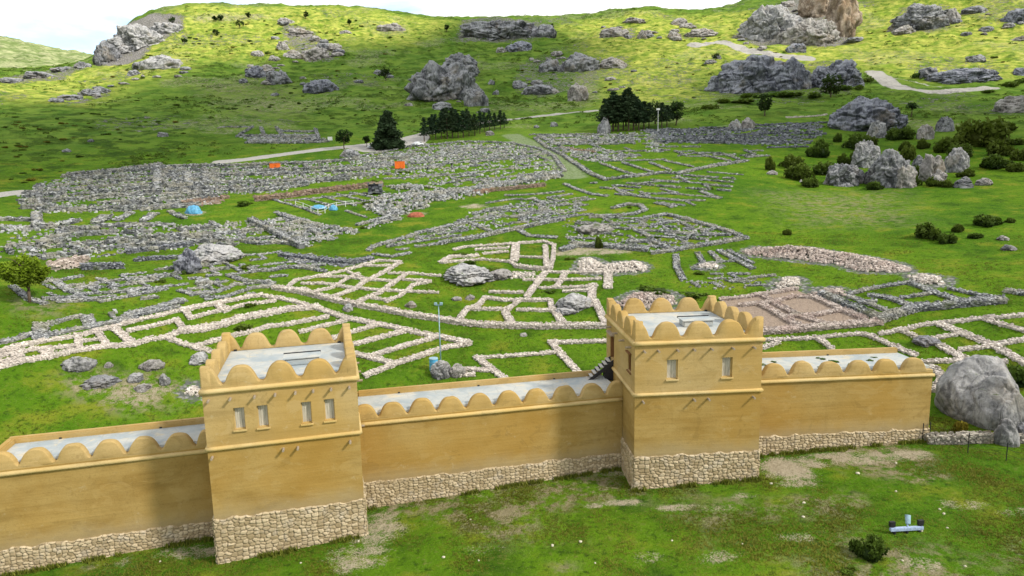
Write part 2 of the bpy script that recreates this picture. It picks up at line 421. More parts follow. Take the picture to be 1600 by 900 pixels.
def mat_leaf(name, a, bcol, hue=.0):
    m, nt, b = newmat(name); n = NT(nt)
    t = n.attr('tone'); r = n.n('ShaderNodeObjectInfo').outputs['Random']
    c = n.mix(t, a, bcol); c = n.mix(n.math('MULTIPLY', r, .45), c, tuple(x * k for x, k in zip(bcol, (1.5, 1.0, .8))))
    n.L(c, b.inputs['Base Color']); b.inputs['Roughness'].default_value = .65
    tr = n.n('ShaderNodeBsdfTranslucent'); n.L(c, tr.inputs[0]); mx = n.n('ShaderNodeMixShader'); mx.inputs[0].default_value = .22
    n.L(b.outputs[0], mx.inputs[1]); n.L(tr.outputs[0], mx.inputs[2])
    out = [x for x in nt.nodes if x.type == 'OUTPUT_MATERIAL'][0]; n.L(mx.outputs[0], out.inputs[0]); return m

M = dict(
    terrain=mat_terrain(),
    pink=mat_stone('pale_masonry', (.43, .375, .32), (.80, .735, .66), (.74, .66, .59)),
    grey=mat_stone('weathered_masonry', (.06, .065, .07), (.58, .585, .58), (.48, .46, .39)),
    drystone=mat_stone('drystone_masonry', (.20, .18, .15), (.60, .55, .46), (.50, .42, .30)),
    dark=mat_stone('dark_masonry', (.04, .045, .055), (.38, .39, .42)),
    rosy=mat_stone('rosy_rubble', (.33, .27, .235), (.70, .61, .54), (.58, .46, .40)),
    brown=mat_stone('brown_masonry', (.17, .12, .09), (.46, .36, .29), (.42, .28, .2)),
    rock=mat_rock('limestone', (.11, .113, .122), (.40, .40, .41), (.33, .28, .22), .6),
    rockd=mat_rock('dark_limestone', (.085, .09, .115), (.36, .37, .42), (.26, .22, .18), .7),
    rockp=mat_rock('pale_limestone', (.22, .20, .185), (.52, .49, .46), (.45, .37, .28), .5),
    rockt=mat_rock('ochre_cliff', (.26, .19, .13), (.60, .49, .38), (.50, .33, .20), .4),
    rockn=mat_rock('grey_boulder', (.19, .19, .195), (.50, .49, .48), (.42, .37, .31), 1.3),
    fstone=mat_plain('white_field_stone', (.52, .48, .36), .9, .3, 3.0),
    mud=mat_plaster('mud_plaster', (.392, .262, .080), (.318, .196, .048)),
    mudl=mat_plaster('mud_plaster_light', (.45, .325, .142), (.385, .265, .098)),
    trim=mat_plaster('mud_trim', (.56, .43, .21), (.49, .36, .15)),
    roof=mat_roof(),
    shutter=mat_wood('bleached_shutter', (.62, .57, .46)), wood=mat_wood('brown_wood', (.26, .13, .05)), beam=mat_wood('grey_beam', (.45, .36, .26)),
    black=mat_plain('black_metal', (.02, .02, .022), .5), pole=mat_plain('galvanised_blue', (.28, .42, .50), .45), blue=mat_plain('blue_paint', (.09, .38, .62), .5),
    bluegrey=mat_plain('blue_grey_paint', (.36, .45, .62), .45), tarp=mat_plain('blue_tarp', (.10, .33, .52), .5, .3, 2.5, bump=.6),
    orange=mat_plain('orange_sheet', (.85, .17, .015), .6, .15), white=mat_plain('white_paint', (.72, .72, .70), .5, .1),
    carw=mat_plain('white_car_paint', (.75, .76, .78), .25, .05), carb=mat_plain('blue_car_paint', (.10, .16, .42), .25, .05), cars=mat_plain('silver_car_paint', (.50, .54, .66), .3, .05),
    glass=mat_plain('dark_glass', (.02, .025, .03), .1, .05), tyre=mat_plain('rubber', (.02, .02, .02), .8, .1),
    red=mat_plain('red_earth', (.32, .10, .055), .95, .35, 2.0, bump=.7), cloth=mat_plain('dark_clothes', (.03, .03, .04), .9), skin=mat_plain('skin_tone', (.45, .27, .19), .6, .05),
    tread=mat_plain('pale_tread', (.46, .44, .40), .7, .15),
    bark=mat_wood('bark', (.13, .095, .065), (4, 4, 1)),
    bush=mat_leaf('shrub_leaf', (.010, .032, .006), (.095, .175, .018)), dbush=mat_leaf('dark_shrub_leaf', (.010, .028, .005), (.080, .135, .016)), ybush=mat_leaf('olive_leaf', (.05, .07, .008), (.17, .17, .02)),
    tree=mat_leaf('tree_leaf', (.028, .075, .006), (.16, .28, .016)), pine=mat_leaf('pine_needle', (.007, .020, .010), (.036, .074, .034)),
    dtree=mat_leaf('dark_tree_leaf', (.008, .022, .006), (.038, .080, .014)),
    grass=mat_leaf('grass_blade', (.026, .074, .006), (.22, .255, .038)),
)
# ------------------------------------------------------------------ stones
CUBE = np.array([[x, y, z] for x in (-.5, .5) for y in (-.5, .5) for z in (-.5, .5)])
CF = np.array([(0, 1, 3, 2), (4, 6, 7, 5), (0, 4, 5, 1), (2, 3, 7, 6), (0, 2, 6, 4), (1, 5, 7, 3)])
STONE_MAP = []          # (x, y, weight) for the pale ground under the masonry

def stones_mesh(P, S, yaw, jit=.17, tone=None):
    n = len(P)
    V = CUBE[None] + rng.uniform(-jit, jit, (n, 8, 3)); V = V * S[:, None, :]
    tl = rng.normal(0, .18, (n, 2)); V[:, :, 2] += V[:, :, 0] * tl[:, :1] + V[:, :, 1] * tl[:, 1:]
    c, s = np.cos(yaw)[:, None], np.sin(yaw)[:, None]
    x = V[:, :, 0] * c - V[:, :, 1] * s; y = V[:, :, 0] * s + V[:, :, 1] * c
    V = np.stack([x, y, V[:, :, 2]], 2) + P[:, None, :]
    Fc = (CF[None] + (np.arange(n) * 8)[:, None, None]).reshape(-1, 4)
    t = np.clip(rng.beta(1.6, 1.4, n) if tone is None else tone, 0, 1)
    return V.reshape(-1, 3), Fc, np.repeat(t, 8)

class Masonry:
    def __init__(s, wk=.74): s.V = []; s.F = []; s.T = []; s.n = 0; s.wk = wk
    def put(s, V, Fc, T):
        s.V.append(V); s.F.append(Fc + s.n); s.T.append(T); s.n += len(V)
    def stones(s, P, S, yaw, tone=None):
        if len(P): s.put(*stones_mesh(P, S, yaw, tone=tone))
    def wall(s, pts, w=1.1, h=.6, size=None, ragged=.25):
        """a rubble wall along ground points: earth core plus individual stones on top and both faces"""
        pts = np.array(pts)[:, :2]; w = w * s.wk; h = h * .50 + .05
        for a, b in zip(pts[:-1], pts[1:]):
            d = b - a; L = float(np.hypot(*d))
            if L < .3: continue
            d /= L; nn = np.array([-d[1], d[0]]); yaw0 = math.atan2(d[1], d[0])
            r = float(np.hypot(*(a + b))) / 2
            sz = size or float(np.clip(r * .0019, .17, .55))
            k = max(2, int(L / 1.0) + 1); t = np.linspace(-w * .3, L + w * .3, k)
            # core
            hv = h * (.78 + .22 * fbm2(t / 3 + a[0], t * 0 + a[1], 5, 2)) - .06
            rows = []
            for off in (-.44, .44):
                q = a + t[:, None] * d + nn * off * w; z = gz(q[:, 0], q[:, 1])
                rows.append((np.c_[q, z - .25], np.c_[q, z + hv * .85]))
            V = np.concatenate([rows[0][0], rows[0][1], rows[1][1], rows[1][0]])
            i = np.arange(k - 1)
            Fc = np.concatenate([np.stack([i + o * k, i + 1 + o * k, i + 1 + (o + 1) * k, i + (o + 1) * k], 1) for o in range(3)])
            Fc = np.concatenate([Fc, [[0, k, 2 * k, 3 * k], [k - 1, 4 * k - 1, 3 * k - 1, 2 * k - 1]]])
            s.put(V, Fc, np.full(len(V), .22))
            # top stones, lighter tone paints in the light they catch
            nt_ = max(3, int(L * w / (sz * sz) * 1.15)); tt = rng.uniform(-w * .35, L + w * .35, nt_); ss = rng.uniform(-.5, .5, nt_) * w
            hh = h * (.78 + .22 * fbm2(tt / 3 + a[0], tt * 0 + a[1], 5, 2)) * (1 - ragged * rng.random(nt_) * .5)
            q = a + tt[:, None] * d + ss[:, None] * nn; S = sz * rng.uniform(.65, 1.3, (nt_, 3)) * np.array([1.3, 1.1, .34])
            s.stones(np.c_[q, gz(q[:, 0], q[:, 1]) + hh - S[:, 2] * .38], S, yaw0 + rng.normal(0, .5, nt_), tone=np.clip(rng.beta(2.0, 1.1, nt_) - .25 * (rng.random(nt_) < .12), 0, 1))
            # face stones, darker tone paints in shade on the sides
            lay = max(1, int(round(h / (sz * .8)))); ns = max(2, int(L / sz * lay * .95))
            for sg in (-1, 1):
                tt = rng.uniform(-w * .3, L + w * .3, ns); zf = rng.random(ns); S = sz * rng.uniform(.7, 1.3, (ns, 3)) * np.array([1.2, .7, .75])
                q = a + tt[:, None] * d + nn * (sg * (w * .5 - .02) + rng.normal(0, .05, ns)[:, None])
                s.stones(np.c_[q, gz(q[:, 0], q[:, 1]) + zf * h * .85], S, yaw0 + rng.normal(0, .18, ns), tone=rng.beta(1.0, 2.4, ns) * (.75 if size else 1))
            m = max(2, int(L / 1.0)); tm = np.linspace(0, L, m); qm = a + tm[:, None] * d
            STONE_MAP.append(np.c_[qm, np.full(m, .12 + .16 * w)])
    def rubble(s, poly, dens=.6, size=None, pile=0.0, rows=0.0, rowdir=0.0):
        """loose stones spread over a ground polygon; pile = heap height"""
        P = np.array([gp(*q) for q in poly])[:, :2]
        lo, hi = P.min(0), P.max(0); A = abs(np.sum(P[:, 0] * np.roll(P[:, 1], 1) - P[:, 1] * np.roll(P[:, 0], 1))) / 2
        r = float(np.hypot(*P.mean(0))); sz = size or float(np.clip(r * .0025, .24, .62))
        n = int(A * dens / (sz * sz)); n = min(n, 22000)
        if n < 3: return
        k = int(n * (hi - lo).prod() / max(A, 1e-6) * 1.05) + 10
        q = rng.uniform(lo, hi, (k, 2)); ins = np.zeros(k, bool); edge = np.full(k, 99.)
        for a, b in zip(P, np.roll(P, -1, 0)):
            c = ((a[1] > q[:, 1]) != (b[1] > q[:, 1])) & (q[:, 0] < (b[0] - a[0]) * (q[:, 1] - a[1]) / (b[1] - a[1] + 1e-12) + a[0]); ins ^= c
            d = b - a; t = np.clip(((q - a) @ d) / (d @ d + 1e-9), 0, 1); edge = np.minimum(edge, np.hypot(*(q - a - t[:, None] * d).T))
        nz = fbm2(q[:, 0] / (sz * 9), q[:, 1] / (sz * 9), 31, 3)
        if rows:
            c, s_ = math.cos(rowdir), math.sin(rowdir); v = -q[:, 0] * s_ + q[:, 1] * c
            ph = np.abs(((v + 1.2 * fbm2(q[:, 0] / 14, q[:, 1] / 14, 44, 2)) / rows) % 1 - .5) * 2
            keep = ((ph < .44) | (rng.random(k) < .20)) & (nz > -.42)
        else: ph = np.ones(k); keep = nz > -.35 * min(1, 1.0) if dens < .5 else np.ones(k, bool)
        m = ins & keep & (rng.random(k) < np.clip(edge / (sz * 3), .25, 1)); q = q[m]; edge = edge[m]; nz = nz[m]; ph = ph[m]; n = len(q)
        hgt = pile * np.clip(edge / (2.2 * pile + .3), 0, 1) * (.7 + .6 * nz) * rng.random(n) ** .4 if pile else np.zeros(n)
        if rows: hgt = hgt + np.where(ph < .44, 1.0 * rng.random(n) * (1.1 - ph), 0)
        S = sz * rng.uniform(.55, 1.45, (n, 3)) * np.array([1.1, 1, .8])
        s.stones(np.c_[q, gz(q[:, 0], q[:, 1]) + hgt + S[:, 2] * .15], S, rng.uniform(0, 6.3, n))
        STONE_MAP.append(np.c_[q[::3], np.full(len(q[::3]), min(.6, dens * .5))])
    def build(s, name, mat):
        V = np.concatenate(s.V); c = V.mean(0); c[2] = V[:, 2].min()
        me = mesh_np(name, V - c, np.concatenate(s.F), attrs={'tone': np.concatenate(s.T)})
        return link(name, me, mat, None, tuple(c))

def rows(poly, dy, slope, seed, lw=(.9, 1.6), lh=(.5, 1.1), seg=(22, 70), gap=.22, cross=.35, xy=1.0):
    """broken parallel wall lines with cross walls filling a stretch of ground"""
    r = random.Random(seed); out = []; xs = [q[0] for q in poly]; ys = [q[1] for q in poly]; xc = (min(xs) + max(xs)) / 2
    def inside(x, y):
        k = False
        for (x1, y1), (x2, y2) in zip(poly, poly[1:] + poly[:1]):
            if (y1 > y) != (y2 > y) and x < (x2 - x1) * (y - y1) / (y2 - y1) + x1: k = not k
        return k
    y = min(ys) - abs(slope) * (max(xs) - min(xs)) / 2
    while y < max(ys) + abs(slope) * (max(xs) - min(xs)) / 2:
        x = min(xs) + r.uniform(0, 20)
        while x < max(xs):
            L = r.uniform(*seg); pts = []; wv = r.uniform(-1.2, 1.2)
            for k in range(int(L / 9) + 2):
                xx = x + min(L, k * 9); yy = y + slope * (xx - xc) + wv + r.uniform(-.45, .45)
                if inside(xx, yy): pts.append((xx, yy))
                elif len(pts) > 1: break
            if len(pts) > 1 and r.random() > gap: out.append((pts, r.uniform(*lw), r.uniform(*lh)))
            if r.random() < cross and inside(x, y + slope * (x - xc)) and inside(x + dy * xy, y + dy + slope * (x - xc)):
                out.append(([(x, y + slope * (x - xc)), (x + dy * xy, y + dy + slope * (x + dy * xy - xc))], r.uniform(*lw), r.uniform(*lh) * .8))
            x += L + r.uniform(2, 14)
        y += dy * r.uniform(.8, 1.25)
    return out
# every ruin: label, material, default width / height, walls [(points, width, height)], rubble [(polygon, density, size, pile, rows)]
R = []
def ruin(label, mat, w, h, walls=(), rub=(), name='ruined_foundation', cat='ruin', group='stone foundations of the excavated city'):
    R.append((label, mat, w, h, walls, rub, name, cat, group))

ruin('long pale restored foundation of narrow rooms running to the frame edge above three low boulders', 'pink', 1.0, .55, [
    ([(-30, 557), (0, 550), (30, 542), (68, 534), (120, 526), (144, 520), (176, 512), (220, 500), (284, 486)],),
    ([(-30, 580), (0, 574), (40, 564), (78, 558), (112, 550), (166, 542), (210, 539), (230, 532), (260, 528), (284, 518)], 1.3),
    ([(-20, 572), (0, 567), (22, 562)], .7), ([(-20, 562), (0, 558), (16, 553), (52, 547), (74, 546), (120, 541)], .8),
    ([(18, 546), (28, 558)], 2.0), ([(68, 548), (80, 558)], 2.2), ([(121, 527), (124, 546)], 1.2), ([(152, 520), (168, 542)], 1.4),
    ([(177, 513), (208, 538)], 1.8), ([(126, 534), (160, 530)], .7), ([(200, 518), (240, 510), (274, 502)], 1.0)])
ruin('broad pale restored foundation of parallel rooms partly hidden behind the four-window tower', 'pink', 1.15, .6, [
    ([(284, 486), (320, 478), (344, 474), (390, 464), (408, 462), (460, 472), (500, 484), (540, 498), (592, 508), (640, 518), (690, 528), (734, 537)], 1.5),
    ([(734, 538), (696, 544), (660, 556), (620, 569), (572, 588)], 1.5),
    ([(284, 518), (318, 515), (350, 508), (374, 499), (402, 494), (450, 484), (496, 481)], 2.2, .8),
    ([(260, 529), (280, 536), (310, 546), (330, 550)], 1.2), ([(310, 541), (338, 533), (370, 524), (398, 518), (420, 511), (450, 508), (512, 496)], 1.1),
    ([(540, 502), (500, 512), (470, 520)], 1.0), ([(588, 509), (542, 522), (505, 535)], 1.2), ([(630, 519), (588, 530), (546, 541)], 1.4), ([(680, 528), (625, 544), (578, 557)], 1.4),
    ([(548, 553), (580, 560), (614, 569)], 1.5), ([(298, 498), (346, 486), (390, 476), (430, 471)], .9), ([(288, 486), (298, 498)], 1.4), ([(336, 475), (354, 486)], 2.2), ([(276, 500), (288, 518)], 1.3)])
ruin('pale restored grid of small rooms behind a long dark fronted wall at mid slope', 'pink', 1.0, .55, [
    ([(428, 452), (470, 458), (510, 468), (550, 477), (600, 486), (640, 494), (680, 500), (726, 507)], 1.5, 1.3),
    ([(450, 449), (464, 438), (500, 432), (544, 422), (592, 408), (626, 410)], 1.0), ([(626, 411), (596, 428), (568, 442), (556, 452), (520, 465)], 1.3),
    ([(634, 430), (616, 442), (594, 458), (560, 472)], 1.3), ([(672, 441), (646, 446), (630, 460), (604, 472)], 1.2),
    ([(608, 428), (640, 428), (688, 432)], .9), ([(630, 438), (672, 440)], .9), ([(544, 426), (572, 437), (592, 438)], .9), ([(500, 433), (540, 433), (564, 437), (612, 440)], .9),
    ([(472, 444), (506, 444), (544, 450), (590, 454), (630, 456), (684, 458)], 1.0), ([(568, 416), (610, 416)], .8), ([(488, 458), (520, 450), (542, 436), (560, 428)], .9), ([(578, 466), (610, 470)], .8), ([(492, 459), (472, 451)], .8)])
ruin('pale restored block of square rooms with grey boulder behind the two-window tower', 'pink', 1.2, .6, [
    ([(726, 507), (760, 510), (790, 511), (870, 512), (960, 511)], 1.6, 1.2),
    ([(718, 499), (732, 482), (746, 480), (758, 466), (790, 470), (826, 470), (860, 470), (862, 482)], 1.4),
    ([(734, 484), (788, 484)], 1.0), ([(790, 490), (800, 508)], 2.0), ([(790, 488), (812, 470)], 1.3), ([(808, 485), (860, 486)], 1.0), ([(862, 482), (880, 506)], 1.8),
    ([(766, 457), (816, 458)], 1.0), ([(824, 464), (840, 442), (852, 427)], 1.9), ([(818, 438), (938, 437)], 1.0), ([(856, 426), (954, 426)], 1.0),
    ([(950, 424), (950, 450)], 2.4), ([(884, 427), (870, 449)], 1.6), ([(844, 451), (932, 448)], 1.1), ([(926, 446), (924, 473)], 2.2), ([(880, 456), (916, 455)], 1.0),
    ([(930, 472), (946, 506)], 1.8), ([(912, 478), (932, 478)], 1.0)], [([(782, 424), (840, 424), (842, 434), (790, 436)], .5)])
ruin('small pale restored house on the crest above the striped rock outcrop', 'pink', 1.0, .6, [
    ([(710, 391), (730, 386), (798, 382), (850, 378), (866, 384), (864, 406), (860, 421)], 1.1), ([(860, 421), (840, 422), (808, 418)], 1.4, 1.2), ([(808, 418), (798, 410), (754, 406), (692, 411)], 1.0),
    ([(690, 411), (704, 402), (746, 400)], 1.8), ([(806, 382), (804, 408)], 2.6), ([(744, 391), (794, 388)], .9), ([(756, 397), (794, 394)], .9), ([(852, 384), (854, 418)], 1.5), ([(812, 402), (852, 404)], .8)])
ruin('low pale angular foundation walls directly behind the walkway between both towers', 'pink', 1.0, .5, [
    ([(746, 560), (780, 558), (866, 552)], 1.0), ([(744, 559), (764, 574), (790, 594)], 1.5), ([(860, 535), (880, 558), (908, 588)], 1.5), ([(860, 536), (900, 535), (960, 534)], 1.4), ([(720, 578), (768, 580)], 1.3), ([(712, 588), (740, 586)], 1.2)])
ruin('restored foundation with bare tan floors behind the two-window tower', 'rosy', 1.2, .6, [
    ([(1180, 520), (1230, 518), (1270, 514), (1320, 510), (1374, 505)], 1.9, 1.0), ([(1126, 469), (1182, 462)], 1.0), ([(1182, 462), (1244, 452)], 1.3),
    ([(1188, 460), (1210, 474), (1248, 494), (1296, 509)], 1.2), ([(1158, 478), (1210, 472), (1240, 464), (1270, 464), (1308, 482), (1348, 498)], 1.2), ([(1192, 478), (1250, 511)], 1.4),
    ([(1232, 496), (1280, 492), (1314, 486)], 1.1), ([(1318, 484), (1352, 500)], 1.0)])
ruin('dark grey stone house foundation with blue toned walls ending in a blunt point', 'grey', 1.0, .6, [
    ([(1284, 462), (1330, 482), (1382, 503)], 1.4, 1.3), ([(1382, 500), (1432, 484), (1480, 480), (1520, 476), (1566, 472)], 2.0, 1.4),
    ([(1326, 460), (1370, 450), (1424, 442)], 1.2), ([(1424, 444), (1460, 458), (1504, 472)], 1.2), ([(1360, 462), (1392, 468), (1426, 480)], 1.2), ([(1326, 464), (1380, 484), (1394, 490)], 1.0), ([(1344, 474), (1366, 472)], 1.4), ([(1408, 466), (1452, 460)], .9), ([(1484, 452), (1528, 462), (1564, 469)], .9)])
ruin('short grey wall fragment alone in the grass at the frame edge', 'grey', 1.2, .7, [([(1574, 456), (1600, 460), (1640, 462)], 1.4)])
ruin('sprawling pale foundation of crossing walls behind the great grey boulder', 'pink', 1.0, .5, [
    ([(1376, 523), (1408, 516), (1452, 507), (1488, 504), (1528, 499), (1560, 497), (1640, 490)], 1.1), ([(1540, 500), (1600, 518), (1640, 528)], 1.1), ([(1468, 508), (1504, 522), (1550, 540), (1600, 568), (1640, 592)], 1.6),
    ([(1408, 518), (1440, 531)], 1.0), ([(1340, 522), (1360, 526), (1392, 540), (1430, 556)], 1.2), ([(1458, 530), (1494, 524)], 1.0), ([(1470, 542), (1496, 556), (1522, 569)], 1.6), ([(1440, 567), (1500, 565), (1570, 566)], 1.2),
    ([(1500, 548), (1550, 542)], 1.0), ([(1550, 541), (1600, 532), (1640, 528)], 1.2), ([(1190, 533), (1260, 530), (1340, 523)], 1.0), ([(1278, 530), (1300, 546)], 1.2), ([(1190, 545), (1215, 536)], 1.2), ([(1456, 576), (1474, 592), (1462, 612)], 1.6, .8)])
ruin('thin grey wall fragments in the meadow around the lone round tree', 'grey', .8, .45, [
    ([(20, 449), (44, 468), (70, 475)], 1.3), ([(86, 440), (106, 454), (128, 462)], 1.7), ([(120, 452), (150, 446)], .9), ([(64, 442), (100, 438), (128, 432)],), ([(68, 467), (128, 465), (156, 470)],), ([(92, 472), (152, 468)], 1.4), ([(156, 472), (200, 464), (260, 452)],),
    ([(130, 460), (200, 456)],), ([(160, 438), (182, 448)], 1.4), ([(202, 454), (212, 462)], 1.8), *rows([(60, 436), (200, 424), (280, 428), (270, 450), (160, 470), (70, 470)], 8, -.12, 51, (.5, .9), (.25, .6), (16, 40), .5, .4, 1.6)])
ruin('grey tumbled wall line with stub piers above the long pale foundation', 'grey', .9, .5, [
    ([(-20, 540), (12, 534), (40, 526), (54, 522)],), ([(64, 510), (64, 528)], 2.6), ([(74, 508), (128, 494)],), ([(136, 496), (142, 511)], 2.2), ([(74, 525), (136, 512), (180, 504), (214, 498)],), ([(200, 492), (260, 478), (286, 470)], 1.6), ([(180, 500), (240, 488), (280, 480)],)],
    [([(160, 492), (176, 486), (200, 496), (186, 500)], .7, .45, .6), ([(264, 478), (272, 468), (288, 468), (288, 480)], .7, .45, .6)])
ruin('dark grey broken walls crossing between the rock hump and pale room grid', 'grey', .9, .5, [
    ([(280, 455), (300, 460), (342, 456), (370, 444)], 1.2), ([(316, 464), (350, 466), (390, 452), (420, 446)],), ([(358, 432), (382, 440), (426, 444)], 1.1), ([(378, 416), (400, 424), (428, 423), (446, 418), (480, 420), (508, 425)], 1.2, .8), ([(356, 430), (388, 440), (428, 443)], 1.0), *rows([(190, 440), (300, 400), (430, 392), (540, 404), (450, 440), (380, 470), (290, 470), (220, 470)], 8, -.10, 52, (.5, 1.0), (.3, .8), (16, 46), .42, .4, 1.6)],
    [([(296, 444), (310, 434), (340, 438), (336, 450)], .6, .42, .5), ([(190, 440), (260, 425), (275, 430), (210, 447)], .35)])
ruin('dark rubble wall line behind the pale room grid at the meadow edge', 'dark', 1.2, .9, [
    ([(440, 400), (470, 404), (500, 408), (548, 412), (580, 406)], 1.8, 1.2)], [([(430, 395), (500, 398), (560, 404), (590, 408), (540, 418), (450, 410)], .4)])
ruin('massive terrace corner of grey stones with dark retaining walls facing the meadow', 'grey', 1.4, 1.0, [
    ([(392, 346), (420, 360), (444, 374), (470, 388)], 2.0, 2.0), ([(380, 378), (404, 382), (432, 380), (456, 382)], 1.6, 1.2), ([(436, 336), (470, 348), (500, 356)], 1.4), ([(480, 358), (500, 368)], 1.2)] + rows([(400, 346), (440, 340), (520, 352), (560, 358), (600, 342), (640, 332), (644, 338), (600, 352), (556, 366), (510, 378), (474, 388), (440, 368)], 7.5, -.12, 44, (.7, 1.4), (.4, 1.0), xy=1.6),
    [([(400, 346), (440, 340), (520, 352), (560, 358), (600, 342), (640, 332), (644, 338), (600, 352), (556, 366), (510, 378), (474, 388), (440, 368)], .3, None, .3)])
ruin('great field of weathered grey temple blocks along the lower terrace', 'grey', 1.3, .9, [
    ([(0, 344), (60, 346)], 2.0, 1.2), ([(58, 334), (58, 356)], 2.4, 1.2), ([(98, 352), (118, 346)], 2.6, 1.2), ([(150, 350), (168, 340)], 3, 1.4), ([(182, 345), (204, 334)], 2.4), ([(224, 346), (242, 335)], 2.4), ([(264, 331), (288, 342)], 1.6), ([(60, 357), (160, 355), (270, 352)], 1.4), ([(170, 353), (250, 352)], 1.6, 1.0)] + rows([(0, 358), (70, 355), (270, 352), (340, 348), (392, 346), (440, 376), (380, 384), (300, 388), (200, 398), (90, 408), (0, 404)], 7.0, -.06, 41, (.8, 1.5), (.7, 1.8)),
    [([(0, 358), (70, 355), (270, 352), (340, 348), (392, 346), (340, 372), (300, 388), (200, 398), (90, 408), (0, 404)], .12, .36, .1), ([(0, 352), (60, 352), (60, 360), (0, 362)], .6),
     ([(300, 352), (380, 346), (400, 356), (440, 376), (380, 384), (310, 380)], .18)])
ruin('great heap of grey upper temple walls beside the hillside road', 'grey', 1.5, 1.2, [
    ([(62, 290), (62, 328)], 1.6), ([(64, 327), (120, 330), (180, 327), (240, 325), (300, 322)], 2.0, 1.6), ([(100, 277), (140, 272), (190, 266), (250, 258)], 2.0, 1.6), ([(60, 300), (160, 292), (240, 288)], 1.6), ([(80, 314), (160, 308), (240, 305), (330, 300)], 1.6)] + rows([(22, 306), (60, 290), (100, 277), (180, 266), (240, 259), (330, 258), (350, 280), (345, 316), (300, 323), (240, 329), (70, 334), (30, 326)], 7.4, -.07, 42, (.8, 1.6), (.9, 2.6)),
    [([(22, 306), (60, 288), (100, 276), (180, 265), (240, 258), (330, 258), (350, 280), (345, 318), (300, 324), (240, 330), (70, 335), (30, 326)], .12, .4, .1)], group='grey temple ruins')
ruin('parallel rows of grey temple walls stretching behind the brown retaining wall', 'grey', 1.5, 1.2, [
    ([(256, 262), (340, 260), (420, 257), (500, 254), (560, 250)], 2.2, 1.5), ([(250, 275), (300, 274), (420, 272), (520, 268), (590, 262)], 2.0, 1.4), ([(290, 288), (350, 285), (430, 284), (500, 281), (590, 274)], 1.8, 1.2), ([(340, 298), (420, 296), (480, 290)], 1.8, 1.0), ([(246, 262), (246, 300)], 3.0, 1.8), ([(292, 272), (296, 290)], 3.0, 2.0), ([(320, 272), (322, 288)], 2.0, 1.8)] + rows([(250, 264), (420, 259), (560, 251), (640, 246), (640, 262), (592, 278), (500, 287), (420, 304), (330, 305), (260, 312)], 7.0, -.06, 43, (.8, 1.4), (.8, 2.0)),
    [([(250, 262), (420, 258), (560, 250), (592, 262), (594, 278), (500, 286), (420, 304), (330, 304), (260, 310)], .12, .4, .1)], group='grey temple ruins')
ruin('long brown retaining wall below the grey temple rows', 'brown', 1.6, 2.4, [([(400, 314), (440, 310), (470, 306), (530, 298), (596, 291)], 1.8, 2.6), ([(290, 318), (330, 314), (352, 310)], 2.5, 1.6)], [([(284, 326), (350, 318), (352, 306), (300, 312)], .6)], group='grey temple ruins')
ruin('storeroom grid of thin grey walls around the blue covers', 'grey', .8, .5, [
    ([(424, 312), (460, 322), (500, 336)],), ([(446, 314), (480, 312), (600, 300)],), ([(478, 311), (520, 322)],), ([(504, 307), (556, 322)],), ([(528, 304), (590, 320)],), ([(548, 302), (600, 312)],), ([(470, 326), (520, 322), (600, 314)],), ([(540, 330), (572, 340)],), ([(430, 332), (480, 346), (504, 354)], 1.4)], group='grey temple ruins')
ruin('ragged rubble bank of grey stones above the open green field', 'grey', 1.2, .9, [
    ([(640, 308), (700, 303), (740, 296), (770, 291), (820, 284), (876, 276)], 2.6, 1.4), ([(560, 352), (600, 342), (630, 334)], 1.6)],
    [([(566, 316), (600, 304), (640, 302), (668, 312), (672, 324), (640, 332), (600, 342), (570, 330)], .42, .4, .6), ([(600, 292), (640, 288), (700, 296), (760, 290), (780, 300), (720, 312), (670, 318), (640, 306)], .42, .4, .6), ([(740, 286), (820, 276), (880, 268), (880, 278), (830, 288), (760, 298)], .42, .4, .5)])
ruin('pale brown lower face of the rubble bank near the grassy lane', 'brown', 1.2, 1.6, [([(740, 303), (770, 299), (850, 291)], 1.4, 1.8)])
ruin('wide spread of thin grey wall lines below the pine grove', 'grey', 1.0, .7, [
    ([(556, 246), (600, 238), (640, 229), (720, 222), (800, 224), (840, 232), (866, 245), (882, 268)], 1.8, .8), ([(640, 264), (700, 256), (760, 250), (830, 244), (858, 240)], 1.4, 1.0), ([(570, 262), (640, 252), (720, 238), (800, 234)], 1.0), ([(620, 268), (680, 262)], 1.4, .9), ([(680, 276), (760, 268), (860, 258)], .9), ([(600, 280), (700, 272)], 1.0), ([(740, 284), (870, 268)], 1.0), ([(760, 232), (830, 252)], .9), ([(700, 228), (720, 250)], .9)] + rows([(560, 250), (640, 231), (720, 223), (800, 225), (858, 240), (878, 266), (800, 280), (700, 292), (640, 284), (590, 272)], 7.2, -.09, 45, (.6, 1.2), (.4, .9), gap=.35, xy=2.5),
    [([(560, 250), (640, 230), (720, 222), (800, 224), (860, 240), (880, 268), (800, 280), (700, 292), (640, 284), (590, 272)], .10), ([(556, 248), (620, 236), (720, 226), (800, 226), (850, 238), (760, 246), (640, 256), (570, 270)], .2)])
